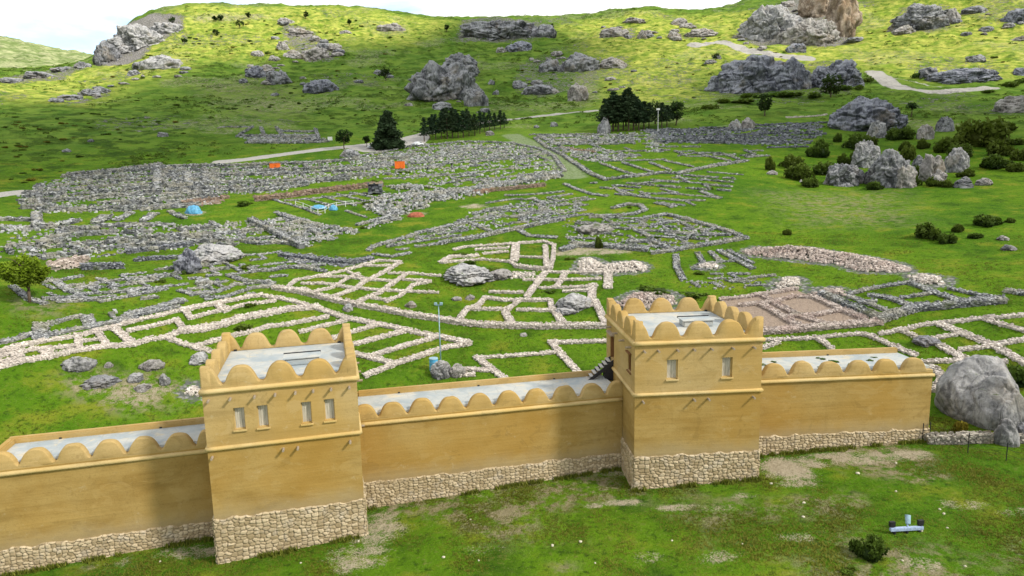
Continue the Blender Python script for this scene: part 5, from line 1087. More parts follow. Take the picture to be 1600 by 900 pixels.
strew([(930, 36), (1110, 44), (1110, 64), (940, 66)], 12, 8, 26, 'little pale rock along the upper skyline shoulder', 'little rocks of the skyline shoulder')
strew([(1150, 60), (1180, 20), (1230, 4), (1340, 60), (1330, 80), (1180, 80)], 16, 10, 30, 'broken block at the foot of the upper cliff', 'blocks round the upper cliff')
strew([(1380, 56), (1400, 12), (1600, 10), (1600, 60), (1480, 60)], 14, 8, 22, 'little grey rock on the bright hill about the hazy knoll', 'little rocks about the hazy knoll')
strew([(84, 162), (140, 140), (300, 100), (300, 116), (180, 142), (110, 168)], 14, 8, 22, 'little pale rock on the ledge line under the skyline cliff', 'rocks of the ledge line')
strew([(620, 176), (640, 150), (770, 150), (770, 180)], 8, 8, 20, 'fallen block at the foot of the domed outcrop', 'fallen blocks of the domed outcrop')
# ------------------------------------------------------------------ vegetation
def cards(C, size, up=.25, tone=None, aspect=1.0):
    """small leaf quads at centres C, random facing"""
    n = len(C); a = rng.normal(size=(n, 3)); a[:, 2] *= .6; a /= np.linalg.norm(a, axis=1)[:, None]
    b = np.cross(a, rng.normal(size=(n, 3))); b /= np.linalg.norm(b, axis=1)[:, None]
    s = (size * rng.uniform(.6, 1.4, n))[:, None] if np.isscalar(size) else size[:, None]
    V = np.stack([C - a * s, C + b * s * .55 * aspect, C + a * s, C - b * s * .55 * aspect], 1).reshape(-1, 3)
    Fc = np.arange(n * 4).reshape(-1, 4); t = np.repeat(np.clip(rng.random(n) if tone is None else tone + rng.normal(0, .13, n), 0, 1), 4)
    return V, Fc, t

def crown_pts(n, lobes, seed, shell=.55):
    r = np.random.default_rng(seed); P = []; T = []
    w = np.array([l[3] ** 2 for l in lobes]); k = r.choice(len(lobes), n, p=w / w.sum())
    L = np.array([l[:3] for l in lobes])[k]; rad = np.array([l[3] for l in lobes])[k]
    d = r.normal(size=(n, 3)); d /= np.linalg.norm(d, axis=1)[:, None]
    q = L + d * (rad * (shell + (1 - shell) * r.random(n)) * (.85 + .3 * r.random(n)))[:, None]
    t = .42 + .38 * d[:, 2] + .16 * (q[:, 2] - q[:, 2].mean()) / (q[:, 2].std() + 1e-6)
    keep = vn3(q / (rad.mean() * .42) + seed, seed) > .40
    t = t + .5 * (vn3(q / (rad.mean() * .8) + 7 + seed, seed + 2) - .5)
    return q[keep], np.clip(t[keep], 0, 1)

def bush_mesh(seed, n=800, flat=.62, card=.115):
    r = np.random.default_rng(seed); lobes = []
    for i in range(r.integers(5, 10)):
        a = r.uniform(0, 6.28); q = r.uniform(.1, .80); s = r.uniform(.16, .50); lobes.append((math.cos(a) * q, math.sin(a) * q, s * .55 * flat + .1, s))
    P, t = crown_pts(n, lobes, seed); P[:, 2] = np.abs(P[:, 2]) * flat + .02
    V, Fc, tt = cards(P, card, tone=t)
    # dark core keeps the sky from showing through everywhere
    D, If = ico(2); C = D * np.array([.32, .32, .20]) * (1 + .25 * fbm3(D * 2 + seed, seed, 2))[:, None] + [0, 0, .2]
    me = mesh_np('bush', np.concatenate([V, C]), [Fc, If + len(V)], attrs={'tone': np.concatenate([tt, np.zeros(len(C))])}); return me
BUSH = [bush_mesh(k) for k in range(8)]; YB = [bush_mesh(40 + k) for k in range(3)]
for me in BUSH: me.materials.append(M['bush'])
for me in YB: me.materials.append(M['ybush'])
BIG = [bush_mesh(70 + k, 4200, .85, .085) for k in range(4)]
for k, me in enumerate(BIG): me.materials.append(M['dbush'])

def bush(p, rad, label, me, group=None, hs=1.0):
    o = link('bush', me, None, None, (p[0], p[1], p[2] - .05 * rad)); o.scale = (rad, rad, rad * hs); o.rotation_euler = (0, 0, rng.uniform(0, 6.28)); return tag(o, label, 'bush', group)

def bpx(x, yb, wpx, hpx, label, big=True, mat=None, group=None, rmin=66):
    p = gp(x, yb, rmin); m = mpp(p); me = (BIG if big else BUSH)[int(x + yb) % (4 if big else 8)]
    if mat == 'y': me = YB[int(x) % 3]
    return bush(p, wpx * m / 2 / .95, label, me, group, hs=(hpx / (wpx * .5)) / 1.02)

for a in [(1456, 372, 54, 36, 'largest dark bush of the clump on the smooth slope'), (1478, 380, 30, 22, 'small grey green bush in front of the slope clump'), (1494, 362, 28, 18, 'olive bush at the end of the slope clump'), (1540, 353, 54, 26, 'dark bush alone near the clump on the smooth slope'), (1578, 348, 16, 11, 'tiny round bush near the frame edge'), (1228, 367, 15, 13, 'tiny lone bush on the open slope'), (1527, 372, 24, 12, 'yellowish low bush under the lone dark bush'),
          (1206, 266, 24, 30, 'bright green bush where the storeroom wall ends'), (1282, 246, 46, 40, 'tall dark bush beside the low fissured rock'), (1250, 280, 50, 34, 'brownish spreading bush at the foot of the rock cluster'), (1290, 272, 46, 26, 'olive bush between the tall dark bush and rocks'), (1338, 232, 42, 32, 'deep green bush above the pale leaning rock'), (1306, 222, 20, 20, 'small bush under the humped rock'), (1404, 218, 44, 26, 'dark spreading bush behind the tallest rock'), (1390, 196, 24, 22, 'bush on the shoulder of the humped rock'), (1470, 238, 54, 34, 'dark bush hugging the broken pale rock'), (1530, 228, 84, 58, 'largest dark bush above the rock cluster'), (1550, 262, 60, 30, 'low dark bush downhill of the largest bush'), (1420, 250, 24, 30, 'orange tinted bush beside the tallest rock'), (1462, 290, 36, 20, 'bush filling the gap below the broken pale rock'), (1586, 268, 30, 20, 'dark bush against the frame edge'), (1580, 226, 36, 14, 'low bush near the frame edge behind the largest bush'), (1424, 290, 30, 26, 'bush wedged against the tallest rock'), (1440, 232, 26, 22, 'bush between two pale stub rocks'), (1340, 250, 24, 20, 'rounded bush left of the pale leaning rock'.replace('left of', 'touching')), (1512, 276, 34, 18, 'spreading bush beside the smooth upright rock'),
          (1590, 600, 50, 40, 'brown green bush behind the great boulder'), (937, 388, 16, 26, 'upright leafy bush on the enclosure wall'), (1560, 205, 60, 26, 'wide dark bush uphill of the largest bush at the frame edge'), (1500, 246, 40, 30, 'dark bush joining the smooth upright rock and largest bush'), (1266, 292, 30, 20, 'small brown bush in front of the spreading bush'), (1318, 258, 30, 26, 'dense bush filling the gap above the low fissured rock'), (1356, 226, 30, 20, 'bush creeping up beside the humped rock'), (1596, 250, 36, 24, 'round bush cut by the frame edge below the wide dark bush'), (1412, 236, 30, 22, 'leafy bush peeping over the tallest rock'), (1366, 296, 26, 18, 'low bush growing between the fissured rock and tallest rock'), (1426, 276, 26, 24, 'bush behind the brownish lower lobe of the rock cluster'), (1478, 292, 26, 16, 'bush at the foot of the splintered pale rock'), (1566, 242, 50, 34, 'broad bush between the largest bush and the frame edge'), (1236, 262, 40, 28, 'olive bush between the bright green bush and tall dark bush'), (789, 350+20, 1, 1, '')]:
    if a[2] > 2: bpx(*a)
bpx(1500, 674, 24, 40, 'rusty bush growing in the cleft of the great boulder', True, 'y', None, 56)
bpx(1356, 872, 66, 52, 'ragged dark green shrub on the turf near the floodlight bar', True, None, None, 20)
bpx(1328, 896, 30, 14, 'small weed clump near the bottom frame edge', False, None, None, 20)
for a in [(1196, 152, 40, 14), (1150, 160, 50, 12), (1110, 170, 30, 16), (1170, 152, 26, 16), (1230, 150, 50, 14), (1130, 160, 28, 14), (1270, 152, 40, 16), (1060, 165, 20, 14), (1320, 140, 24, 16), (1340, 140, 20, 14), (1356, 128, 20, 16), (1435, 121, 24, 20), (1580, 135, 44, 16), (1600, 128, 30, 14), (1546, 144, 24, 10)]:
    bpx(*a, 'dark bush along the foot of the long cliff', False, None, 'bushes along the foot of the cliffs')
for a in [(286, 428, 16, 14), (385, 420, 22, 16), (344, 406, 14, 10), (460, 524, 1, 1), (252, 440, 24, 10), (392, 478, 20, 12), (380, 512, 32, 16), (737, 412, 20, 12), (770, 424, 30, 16), (722, 398, 24, 9), (858, 456, 30, 8), (890, 405, 20, 8), (1094, 428, 20, 10), (1024, 372, 12, 8), (268, 356, 12, 8), (1108, 296, 14, 8), (985, 325, 12, 7), (580, 318, 30, 12), (585, 288, 18, 16), (382, 320, 34, 16), (626, 270, 24, 6), (570, 356, 24, 8), (1030, 252, 1, 1), (440, 352, 1, 1), (800, 292, 16, 6), (1030, 456, 70, 20), (1080, 460, 50, 12)]:
    if a[2] > 2: bpx(*a, 'low green bush growing among the grey ruin walls', False, None, 'bushes among the ruin walls')

# individual hillside bushes
def scatter(poly, n, rlo, rhi, label, group, yel=.15):
    xs = [q[0] for q in poly]; ys = [q[1] for q in poly]; k = 0; tries = 0
    while k < n and tries < n * 30:
        tries += 1; x = random.uniform(min(xs), max(xs)); y = random.uniform(min(ys), max(ys)); ins = False
        for (x1, y1), (x2, y2) in zip(poly, poly[1:] + poly[:1]):
            if (y1 > y) != (y2 > y) and x < (x2 - x1) * (y - y1) / (y2 - y1) + x1: ins = not ins
        if not ins: continue
        p = gp(x, y, 150); nz = float(fbm2(np.array([p[0] / 40]), np.array([p[1] / 40]), 71, 3)[0])
        if nz < -.25 and random.random() < .6: continue
        rad = random.uniform(rlo, rhi) * random.uniform(.7, 1.25)
        bush(p, rad, label, (YB[k % 3] if random.random() < yel else BUSH[k % 8]), group, random.uniform(.75, 1.15)); k += 1
scatter([(0, 290), (0, 185), (120, 172), (270, 175), (300, 215), (210, 265), (100, 280)], 55, .7, 1.5, 'low dark shrub on the shaded slope above the temple heap', 'shrubs on the shaded lower hillside', .35)
scatter([(170, 165), (330, 110), (560, 100), (640, 130), (600, 190), (420, 185), (260, 170)], 45, .8, 1.8, 'dark shrub on the shaded middle hillside', 'shrubs on the shaded middle hillside', .1)
scatter([(170, 120), (300, 40), (420, 24), (560, 30), (700, 60), (600, 90), (330, 90), (220, 130)], 76, 1.0, 2.3, 'green shrub on the sunlit upper hillside', 'shrubs on the sunlit hilltop', .3)
scatter([(640, 185), (760, 150), (760, 90), (880, 70), (930, 100), (900, 160), (820, 180)], 34, .9, 1.7, 'shrub around the domed outcrop slope', 'shrubs round the domed outcrop', .1)
scatter([(940, 160), (940, 90), (1080, 60), (1110, 110), (1090, 160)], 22, .8, 1.6, 'olive shrub on the yellow slope above the pines', 'shrubs on the yellow slope', .5)
scatter([(1340, 100), (1360, 20), (1600, 20), (1600, 120), (1420, 118)], 34, .7, 1.7, 'round shrub on the bright hill above the rock road', 'shrubs on the bright hill', .4)
scatter([(1110, 60), (1150, 30), (1300, 75), (1220, 90)], 14, .8, 1.8, 'bright bush among the upper cliff rocks', 'shrubs among the upper cliffs', .5)

# low scrub cover on the hillsides: one mass
def scrub(n=9000):
    th = rng.uniform(-.74, .74, n * 4); r = 215 * (3.0 ** rng.random(n * 4)); r = r[r < 655]; th = th[:len(r)]; x = r * np.sin(th); y = r * np.cos(th)
    fi = np.interp(r, RR, RI).astype(int); fj = np.interp(th, TH, TI).astype(int)
    d = AT['scrub'][fi, fj] * (1 - .55 * AT['yellow'][fi, fj]) * sstep(-.05, .35, fbm2(x / 26, y / 26, 77, 4)) * (1 - np.minimum(1, 3 * (AT['path'][fi, fj] + AT['rock'][fi, fj] * .7)))
    k = rng.random(len(r)) < d; x, y, r = x[k][:n], y[k][:n], r[k][:n]; n = len(x); B = 26; s = rng.uniform(.35, 1.1, n) * np.interp(r, [215, 650], [.8, 1.3])
    d3 = rng.normal(size=(n, B, 3)); d3 /= np.linalg.norm(d3, axis=2)[..., None]; d3[:, :, 2] = np.abs(d3[:, :, 2]) * .7
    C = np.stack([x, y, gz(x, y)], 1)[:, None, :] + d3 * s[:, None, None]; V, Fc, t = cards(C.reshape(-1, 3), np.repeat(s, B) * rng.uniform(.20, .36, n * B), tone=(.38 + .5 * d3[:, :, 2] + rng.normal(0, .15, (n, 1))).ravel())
    o = link('undergrowth', mesh_np('undergrowth', V, Fc, attrs={'tone': t}), M['bush']); o['kind'] = 'stuff'; o['label'] = 'low scrub matting the hillsides'
scrub()

# trees
def trunk_mb(h, r, seed, limbs=5, spread=.4, base=.35):
    m = MB(); rr = random.Random(seed); p = np.array([0, 0, -.2]); q = p
    for i in range(4):
        q = np.array([rr.uniform(-.04, .04) * h, rr.uniform(-.04, .04) * h, h * (i + 1) / 4]); m.tube(p, q, r * (1 - .2 * i), r * (1 - .2 * (i + 1)), 8); p = q
    for i in range(limbs):
        z = h * rr.uniform(base, .8); a = rr.uniform(0, 6.28); L = h * spread * rr.uniform(.6, 1.1); e = np.array([math.cos(a) * L, math.sin(a) * L, z + L * .8])
        m.tube((0, 0, z), e * [.5, .5, 1] - [0, 0, L * .25], r * .45, r * .3, 6); m.tube(e * [.5, .5, 1] - [0, 0, L * .25], e, r * .3, r * .1, 6)
    return m
def broad_tree(x, yb, wpx, hpx, label, seed, n=3600, mat='tree', trunk=.28, rmin=66, group=None, card=None):
    p = gp(x, yb, rmin); m = mpp(p); Hh = hpx * m; W = wpx * m / 2
    t = empty('broadleaf_tree', tuple(p), seed * 1.3, label, 'tree', group)
    trunk_mb(Hh * .8, Hh * .028 + .03, seed, 7, .38, trunk).build('trunk', M['bark'], t, smooth=True)
    r = np.random.default_rng(seed); lobes = []; cz = Hh * (1 + trunk) / 2; hz = Hh * (1 - trunk) / 2
    for i in range(15):
        d = r.normal(size=3); d /= np.linalg.norm(d); k = r.uniform(.45, .72); lobes.append((d[0] * W * k, d[1] * W * k, cz + d[2] * hz * k, min(W, hz) * r.uniform(.34, .52)))
    lobes.append((0, 0, cz, min(W, hz) * .7)); P, tt = crown_pts(n, lobes, seed, .45)
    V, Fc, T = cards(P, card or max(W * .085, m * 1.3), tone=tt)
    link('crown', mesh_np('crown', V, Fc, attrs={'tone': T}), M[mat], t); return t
broad_tree(46, 472, 92, 84, 'lone round green tree on the meadow at the frame edge', 5, 11000, card=.17)
broad_tree(538, 234, 33, 31, 'round dark tree beside the road bend', 6, 1500, 'dtree', .3); broad_tree(573, 229, 15, 17, 'small round tree between the road tree and conifer', 7, 700, 'dtree', .3)
broad_tree(1056, 196, 38, 38, 'dense round tree standing apart from the pine grove', 8, 1700, 'dtree', .12); broad_tree(1195, 181, 40, 34, 'broad dark tree on the lawn under the long cliff', 9, 1700, 'dtree', .25); broad_tree(1424, 183, 20, 26, 'slim little tree near the humped rock', 10, 700, 'dtree', .35); broad_tree(1298, 152, 44, 34, 'wide dark tree at the foot of the dark cliff', 12, 1500, 'dtree', .1)
broad_tree(603, 126, 24, 20, 'small leafy tree alone on the shaded slope', 13, 600, 'dtree', .15); broad_tree(1024, 194, 26, 40, 'light leafed tree next to the lamp mast', 14, 900, 'dtree', .2)
for i, (x, y, w, h) in enumerate([(345, 33, 12, 10), (336, 34, 10, 9), (388, 29, 9, 10), (338, 56, 14, 10), (375, 45, 18, 14), (288, 68, 12, 8), (478, 30, 10, 14), (1118, 94, 16, 12), (546, 40, 8, 10), (270, 40, 14, 14), (862, 45, 10, 8), (698, 50, 8, 12)]):
    broad_tree(x, y, w, h, 'small round tree on the sunlit hilltop', 30 + i, 260, 'dtree', .15, group='little trees dotted over the hilltop')

def pine_mesh(seed, Hh, W, bare, tiers, n):
    r = np.random.default_rng(seed); P = []; T = []
    for k in range(tiers):
        f = k / (tiers - 1); z = Hh * (bare + (1 - bare) * f); rad = W * ((1 - f) ** .75 * (.85 + .3 * r.random()) + .05) * (min(1, .72 + f * 2)); nb = max(4, int(9 * (1 - f * .5)))
        for b in range(nb):
            a = r.uniform(0, 6.28); L = rad * r.uniform(.75, 1.1); m_ = max(6, int(n / tiers / nb)); s = r.random(m_) ** .6
            q = np.stack([np.cos(a) * L * s, np.sin(a) * L * s, z + L * (.10 * s - .22 * s * s)], 1) + r.normal(0, 1, (m_, 3)) * np.array([.10, .10, .07]) * W * .7
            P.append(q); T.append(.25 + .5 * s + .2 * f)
    V, Fc, t = cards(np.concatenate(P), W * .11, tone=np.concatenate(T) - .05, aspect=.7)
    tr = MB(); tr.tube((0, 0, -.3), (0, 0, Hh * .55), Hh * .018 + .04, Hh * .012, 8); tr.tube((0, 0, Hh * .55), (0, 0, Hh * .97), Hh * .012, .02, 6)
    return mesh_np('crown', V, Fc, attrs={'tone': t}), tr
def pine(x, yb, wpx, hpx, label, me, tr, H0, group=None, proto=None):
    p = gp(x, yb, 150); s = .93 * hpx * mpp(p) / H0
    if proto is not None: return dup(proto, tuple(p), rng.uniform(0, 6.28), (s * wpx, s * wpx, s), label, group)
    t = empty('pine_tree', tuple(p), 0, label, 'tree', group); t.scale = (s * wpx, s * wpx, s); link('crown', me, M['pine'], t); tr.build('trunk', M['bark'], t); return t
me, tr = pine_mesh(1, 10, 5.4, .06, 16, 9000); pine(608, 233, 1.0, 58, 'great dark conical conifer over the parked cars', me, tr, 10)
PR = []
for k in range(4):
    me, tr = pine_mesh(10 + k, 9, 2.7, .30, 11, 2200); PR.append((me, tr))
protos = [None] * 4
lab1 = 'blue green pine in the row along the car park'; lab2 = 'tall dark pine of the grove behind the standing rock'
G1 = [(663, 221, 38), (672, 219, 36), (681, 218, 40), (690, 217, 42), (699, 217, 50), (707, 216, 48), (716, 216, 40), (724, 215, 42), (733, 213, 40), (742, 212, 34), (750, 209, 36), (757, 207, 32), (765, 206, 34), (773, 204, 28), (782, 202, 30), (788, 200, 24), (676, 212, 34), (694, 209, 40), (712, 208, 38), (730, 206, 36)]
G2 = [(950, 206, 52), (958, 205, 62), (966, 205, 56), (974, 204, 52), (982, 205, 68), (990, 204, 54), (998, 204, 48), (1006, 202, 44), (1014, 200, 40), (962, 198, 50), (978, 197, 58), (994, 197, 46), (945, 200, 46), (1034, 200, 40), (1042, 198, 34)]
for i, (x, y, h) in enumerate(G1 + G2):
    k = i % 4; first = i < len(G1); lab = lab1 if first else lab2; gr = 'pines beside the car park' if first else 'pines of the dark grove'
    if protos[k] is None: protos[k] = pine(x, y, 1.0, h, lab, *PR[k], 9, gr)
    else: pine(x, y, random.uniform(.95, 1.25) * (1.15 if not first else 1), h, lab, *PR[k], 9, gr, protos[k])

# turf: short blades in the near field
def tufts(n, rmin, rmax, size, az=.80, name='grass'):
    r = rmin + (rmax - rmin) * rng.random(n) ** .8; th = rng.uniform(-az, az, n); x = r * np.sin(th); y = r * np.cos(th)
    w = fbm2(x / 3.0, y / 3.0, 55, 3); w2 = fbm2(x / 9.0, y / 9.0, 61, 4)
    fi = np.interp(r, RR, RI).astype(int); fj = np.interp(th, TH, TI).astype(int)
    bare = np.maximum.reduce([AT['dirt'][fi, fj], AT['tan'][fi, fj], AT['stone'][fi, fj] * .8, AT['path'][fi, fj]])
    keep = (w + rng.normal(0, .3, n) > -.15) & (rng.random(n) > bare * 1.5)
    # stay off the footprint of the wall
    for O, d_, nn, xa, xb, ya, yb in ((OL, dL, nL, -.15, TW + .15, -.2, TD), (OR, dR, nR, -.15, TW + .15, -.2, TD), (AM, dM, nM, 0, LM, -.2, 5), (AL_, dL, nL, -14.8, 0, -.2, 5), (AR_, dR, nR, 0, 16.1, -.2, 5)):
        lx = (x - O[0]) * d_[0] + (y - O[1]) * d_[1]; ly = (x - O[0]) * nn[0] + (y - O[1]) * nn[1]; keep &= ~((lx > xa) & (lx < xb) & (ly > ya) & (ly < yb))
    x, y, w, w2 = x[keep], y[keep], w[keep], w2[keep]; n = len(x); z = gz(x, y); B = 5
    a = rng.uniform(0, 6.28, (n, B)); s = size * (1 + .9 * np.clip(w, -.5, .8))[:, None] * rng.uniform(.6, 1.5, (n, B)); ln = rng.uniform(.2, .9, (n, B))
    bx = x[:, None] + rng.normal(0, size * .5, (n, B)); by = y[:, None] + rng.normal(0, size * .5, (n, B)); bz = np.repeat(z[:, None], B, 1) - .02
    wd = s * .16; c, s_ = np.cos(a), np.sin(a)
    V = np.stack([np.stack([bx - s_ * wd, by + c * wd, bz], -1), np.stack([bx + s_ * wd, by - c * wd, bz], -1), np.stack([bx + c * s * ln, by + s_ * s * ln, bz + s * .9], -1)], 2).reshape(-1, 3)
    t = np.repeat(np.clip(.36 + .55 * w2[:, None] + rng.normal(0, .24, (n, B)), 0, 1).ravel(), 3)
    o = link(name, mesh_np(name, V, np.arange(len(V)).reshape(-1, 3), attrs={'tone': t}), M['grass']); o['kind'] = 'stuff'; o['label'] = 'short spring turf growing round the wall'; return o
_base = []
for O, d_, nn, L0, L1, D0 in ((OL, dL, nL, -.2, TW + .2, 0), (OR, dR, nR, -.2, TW + .2, 0), (AM, dM, nM, 0, LM, 0), (AL_, dL, nL, -13.9, 0, 0), (AR_, dR, nR, 0, 15.95, 0)):
    k = int((L1 - L0) * 34); u = rng.uniform(L0, L1, k); v = -.18 - np.abs(rng.normal(0, .16, k)); q = O[:2] + u[:, None] * d_[:2] + v[:, None] * nn[:2]; m_ = fbm2(u * .8 + O[0], u * 0, 5, 3) > -.12; _base.append(q[m_])
q = np.concatenate(_base); nn_ = len(q); B = 6; a = rng.uniform(0, 6.28, (nn_, B)); s = rng.uniform(.10, .42, (nn_, B)); z = gz(q[:, 0], q[:, 1])
bx = q[:, :1] + rng.normal(0, .07, (nn_, B)); by = q[:, 1:2] + rng.normal(0, .07, (nn_, B)); bz = np.repeat(z[:, None], B, 1) - .02; wd = s * .12; ln = rng.uniform(.1, .7, (nn_, B))
V = np.stack([np.stack([bx - np.sin(a) * wd, by + np.cos(a) * wd, bz], -1), np.stack([bx + np.sin(a) * wd, by - np.cos(a) * wd, bz], -1), np.stack([bx + np.cos(a) * s * ln, by + np.sin(a) * s * ln, bz + s], -1)], 2).reshape(-1, 3)
o = link('weeds', mesh_np('weeds', V, np.arange(len(V)).reshape(-1, 3), attrs={'tone': np.repeat(rng.random(nn_ * B), 3)}), M['grass']); o['kind'] = 'stuff'; o['label'] = 'tall grass and weeds along the foot of the city wall'
tufts(210000, 36, 68, .085); tufts(90000, 66, 125, .10)
# ------------------------------------------------------------------ small things standing in the place
p = gp(689, 573, 62); s_ = mpp(p)
t = empty('lamp_mast', tuple(p), 0, 'thin pale blue lamp mast behind the walkway', 'lamp mast')
b = MB(); b.tube((0, 0, -.2), (0, 0, 98 * s_), .075, .05, 8); b.build('pole', M['pole'], t, smooth=True)
b = MB(); b.box((0, 0, 98 * s_), (.9, .12, .10)); b.build('cross_bar', M['pole'], t)
for k in (-1, 1):
    b = MB(); b.box((k * .32, -.10, 98 * s_ + .18), (.34, .26, .28)); b.build('lamp_head', M['pole'], t, bevel=.03)
b = MB(); b.box((0, 0, .05), (.5, .5, .2)); b.build('base_plate', M['pole'], t)
p = gp(678, 578, 62)
t = empty('water_butt', tuple(p), 0, 'round blue bin beside the lamp mast', 'bin')
b = MB(); b.tube((0, 0, -.1), (0, 0, 1.35), .48, .50, 20); b.build('barrel', M['blue'], t, smooth=False); b = MB(); b.tube((0, 0, 1.352), (0, 0, 1.44), .54, .50, 20); b.build('lid', M['pole'], t)
b = MB(); b.tube((0, 0, .42), (0, 0, .47), .515, .515, 20); b.tube((0, 0, .92), (0, 0, .97), .52, .52, 20); b.build('hoop', M['pole'], t)
# second, distant mast in the grove
p = gp(1028, 206, 150); s_ = mpp(p); t = empty('lamp_mast', tuple(p), 0, 'slender white lamp mast in front of the dark pine grove', 'lamp mast')
b = MB(); b.tube((0, 0, -.2), (0, 0, 33 * s_), .12, .08, 8); b.build('pole', M['white'], t); b = MB(); b.box((0, 0, 33 * s_ + .3), (1.2, .4, .6)); b.build('lamp_head', M['white'], t)
# floodlight bar on the turf
p = gp(1416, 832, 20); t = empty('floodlight_bar', tuple(p), .06, 'low blue grey bar carrying two black floodlights on the turf', 'floodlight')
b = MB(); b.box((0, 0, .26), (2.15, .20, .24)); b.build('bar', M['bluegrey'], t, bevel=.03)
for x in (-.8, 0, .8):
    b = MB(); b.box((x, 0, .06), (.10, .30, .16)); b.build('foot', M['black'], t)
for x in (-.92, .92):
    b = MB(); b.box((x, .06, .58), (.36, .20, .34)); o = b.build('lamp_head', M['black'], t, bevel=.02)
    g_ = MB(); g_.box((x, .165, .58), (.30, .012, .28)); g_.build('lens', M['glass'], o); k_ = MB(); k_.box((x, .06, .395), (.06, .10, .036)); k_.build('bracket', M['black'], o)
b = MB(); b.tube((.05, 0, .38), (.12, .12, .62), .05, .05, 8); b.build('arm', M['bluegrey'], t); b = MB(); b.tube((.10, .04, .55), (.24, .32, .98), .14, .17, 12); b.build('spotlight', M['pole'], t)
# fence stakes with sagging wire
pts = [(1441, 690), (1452, 688), (1512, 708), (1572, 720), (1634, 732)]
tops = [30, 30, 33, 30, 30]; P = [gp(x, y, 50) for x, y in pts]
t = empty('wire_fence', tuple(P[0]), 0, 'thin black stakes strung with wire on the turf below the boulders', 'fence'); prev = None
for q, h in zip(P, tops):
    l = q - P[0]; hh = h * mpp(q); b = MB(); b.tube(l + [0, 0, -.2], l + [0, 0, hh], .035, .035, 6); b.build('stake', M['black'], t)
    if prev is not None:
        b = MB()
        for f in (.35, .65, .93):
            a0 = prev[0] + [0, 0, prev[1] * f]; a1 = l + [0, 0, hh * f]
            for i in range(6):
                u0, u1 = i / 6, (i + 1) / 6; w = lambda u: a0 + (a1 - a0) * u - np.array([0, 0, .15 * 4 * u * (1 - u)])
                b.tube(w(u0), w(u1), .010, .010, 5)
        b.build('wire', M['black'], t)
    prev = (l, hh)

def cabin(x, y, wpx, hpx, label, ribs):
    p = gp(x, y, 100); m = mpp(p); w, h = wpx * m, hpx * m
    t = empty('site_cabin', tuple(p), .1, label, 'cabin', None)
    b = MB(); b.box((0, 0, h / 2 - .1), (w, w * .7, h)); 
    for i in range(ribs): b.box((-w / 2 + w * (i + .5) / ribs, -w * .35 - .02, h / 2 - .1), (w / ribs * .35, .06, h * .94))
    b.build('wall_panel', M['orange'], t)
    b = MB(); b.box((0, 0, h + .02 - .1), (w * 1.08, w * .78, .08)); b.build('roof', M['orange'], t)
    b = MB(); b.box((w * .2, -w * .35 - .03, h * .42 - .1), (w * .26, .04, h * .78)); b.build('door', M['orange'], t)
    b = MB(); b.box((0, 0, -.08), (w * .96, w * .66, .3)); b.build('skid', M['black'], t); return t
cabin(430, 264, 14, 9, 'flat orange panel hut behind the grey temple rows', 4); cabin(625, 263, 15, 11, 'ribbed orange hut by the end of the brick wall', 6)

def tarp_dome(x, y, wpx, hpx, label, seed):
    p = gp(x, y, 90); m = mpp(p); w, h = wpx * m / 2, hpx * m
    D, Fc = ico(4); q = D.copy(); q[:, 2] = np.clip(q[:, 2], -.1, 1); nz = fbm3(D * 2.2 + seed, seed, 3); V = q * np.array([w, w * .7, h]) * (1 + .14 * nz + .05 * np.sin(D[:, 0] * 14 + nz * 5))[:, None]
    o = link('tarp_cover', mesh_np('tarp_cover', V, Fc, smooth=True), M['tarp'], None, tuple(p)); return tag(o, label, 'tarpaulin')
tarp_dome(303, 333, 25, 12, 'domed blue tarpaulin over a dig on the temple terrace', 3); tarp_dome(498, 326, 24, 6, 'long low blue tarpaulin inside the white railing', 4); tarp_dome(521, 328, 13, 8, 'short blue tarpaulin at the railing corner', 5)
p0 = gp(494, 336, 90); P = [gp(x, y, 90) for x, y in ((462, 322), (474, 326), (486, 331), (497, 336), (508, 333), (514, 328), (526, 325), (540, 323), (552, 322))]
t = empty('white_railing', tuple(P[3]), 0, 'white post railing round the low blue tarpaulins', 'railing'); pr = None
for q in P:
    l = q - P[3]; b = MB(); b.tube(l + [0, 0, -.1], l + [0, 0, 1.25], .07, .07, 6); b.build('post', M['white'], t)
    if pr is not None:
        b = MB(); b.tube(pr + [0, 0, 1.15], l + [0, 0, 1.15], .04, .04, 6); b.tube(pr + [0, 0, .6], l + [0, 0, .6], .03, .03, 6); b.build('rail', M['white'], t)
    pr = l
p = gp(650, 338, 90); m = mpp(p); D, Fc = ico(4); V = D * np.array([14 * m, 8 * m, 8 * m]) * (1 + .18 * fbm3(D * 2.5, 6, 4))[:, None]; V[:, 2] = np.maximum(V[:, 2], -.3)
o = link('earth_mound', mesh_np('earth_mound', V, Fc, smooth=True), M['red'], None, (p[0], p[1], p[2] - .2)); tag(o, 'red earth spoil mound at the edge of the green field', 'earth mound')
# gate pier
p = gp(588, 303, 90); m = mpp(p); t = empty('gate_pier', tuple(p), .1, 'dark square stone pier set in the brown retaining wall', 'pier')
ms = Masonry(); 
for zz in np.arange(0, 15 * m, .5):
    for xx in np.arange(-9 * m, 9 * m, .8): ms.stones(np.array([[xx, -.3 + .1 * random.random(), zz + .25]]), np.array([[.85, 1.6, .52]]), np.array([0.0]))
V = np.concatenate(ms.V); link('shaft', mesh_np('shaft', V, np.concatenate(ms.F), attrs={'tone': np.concatenate(ms.T) * .5}), M['dark'], t)
b = MB(); b.box((0, -.2, 15 * m + .2), (19 * m, 2.0, .35)); b.build('cap_stone', M['beam'], t, bevel=.06)

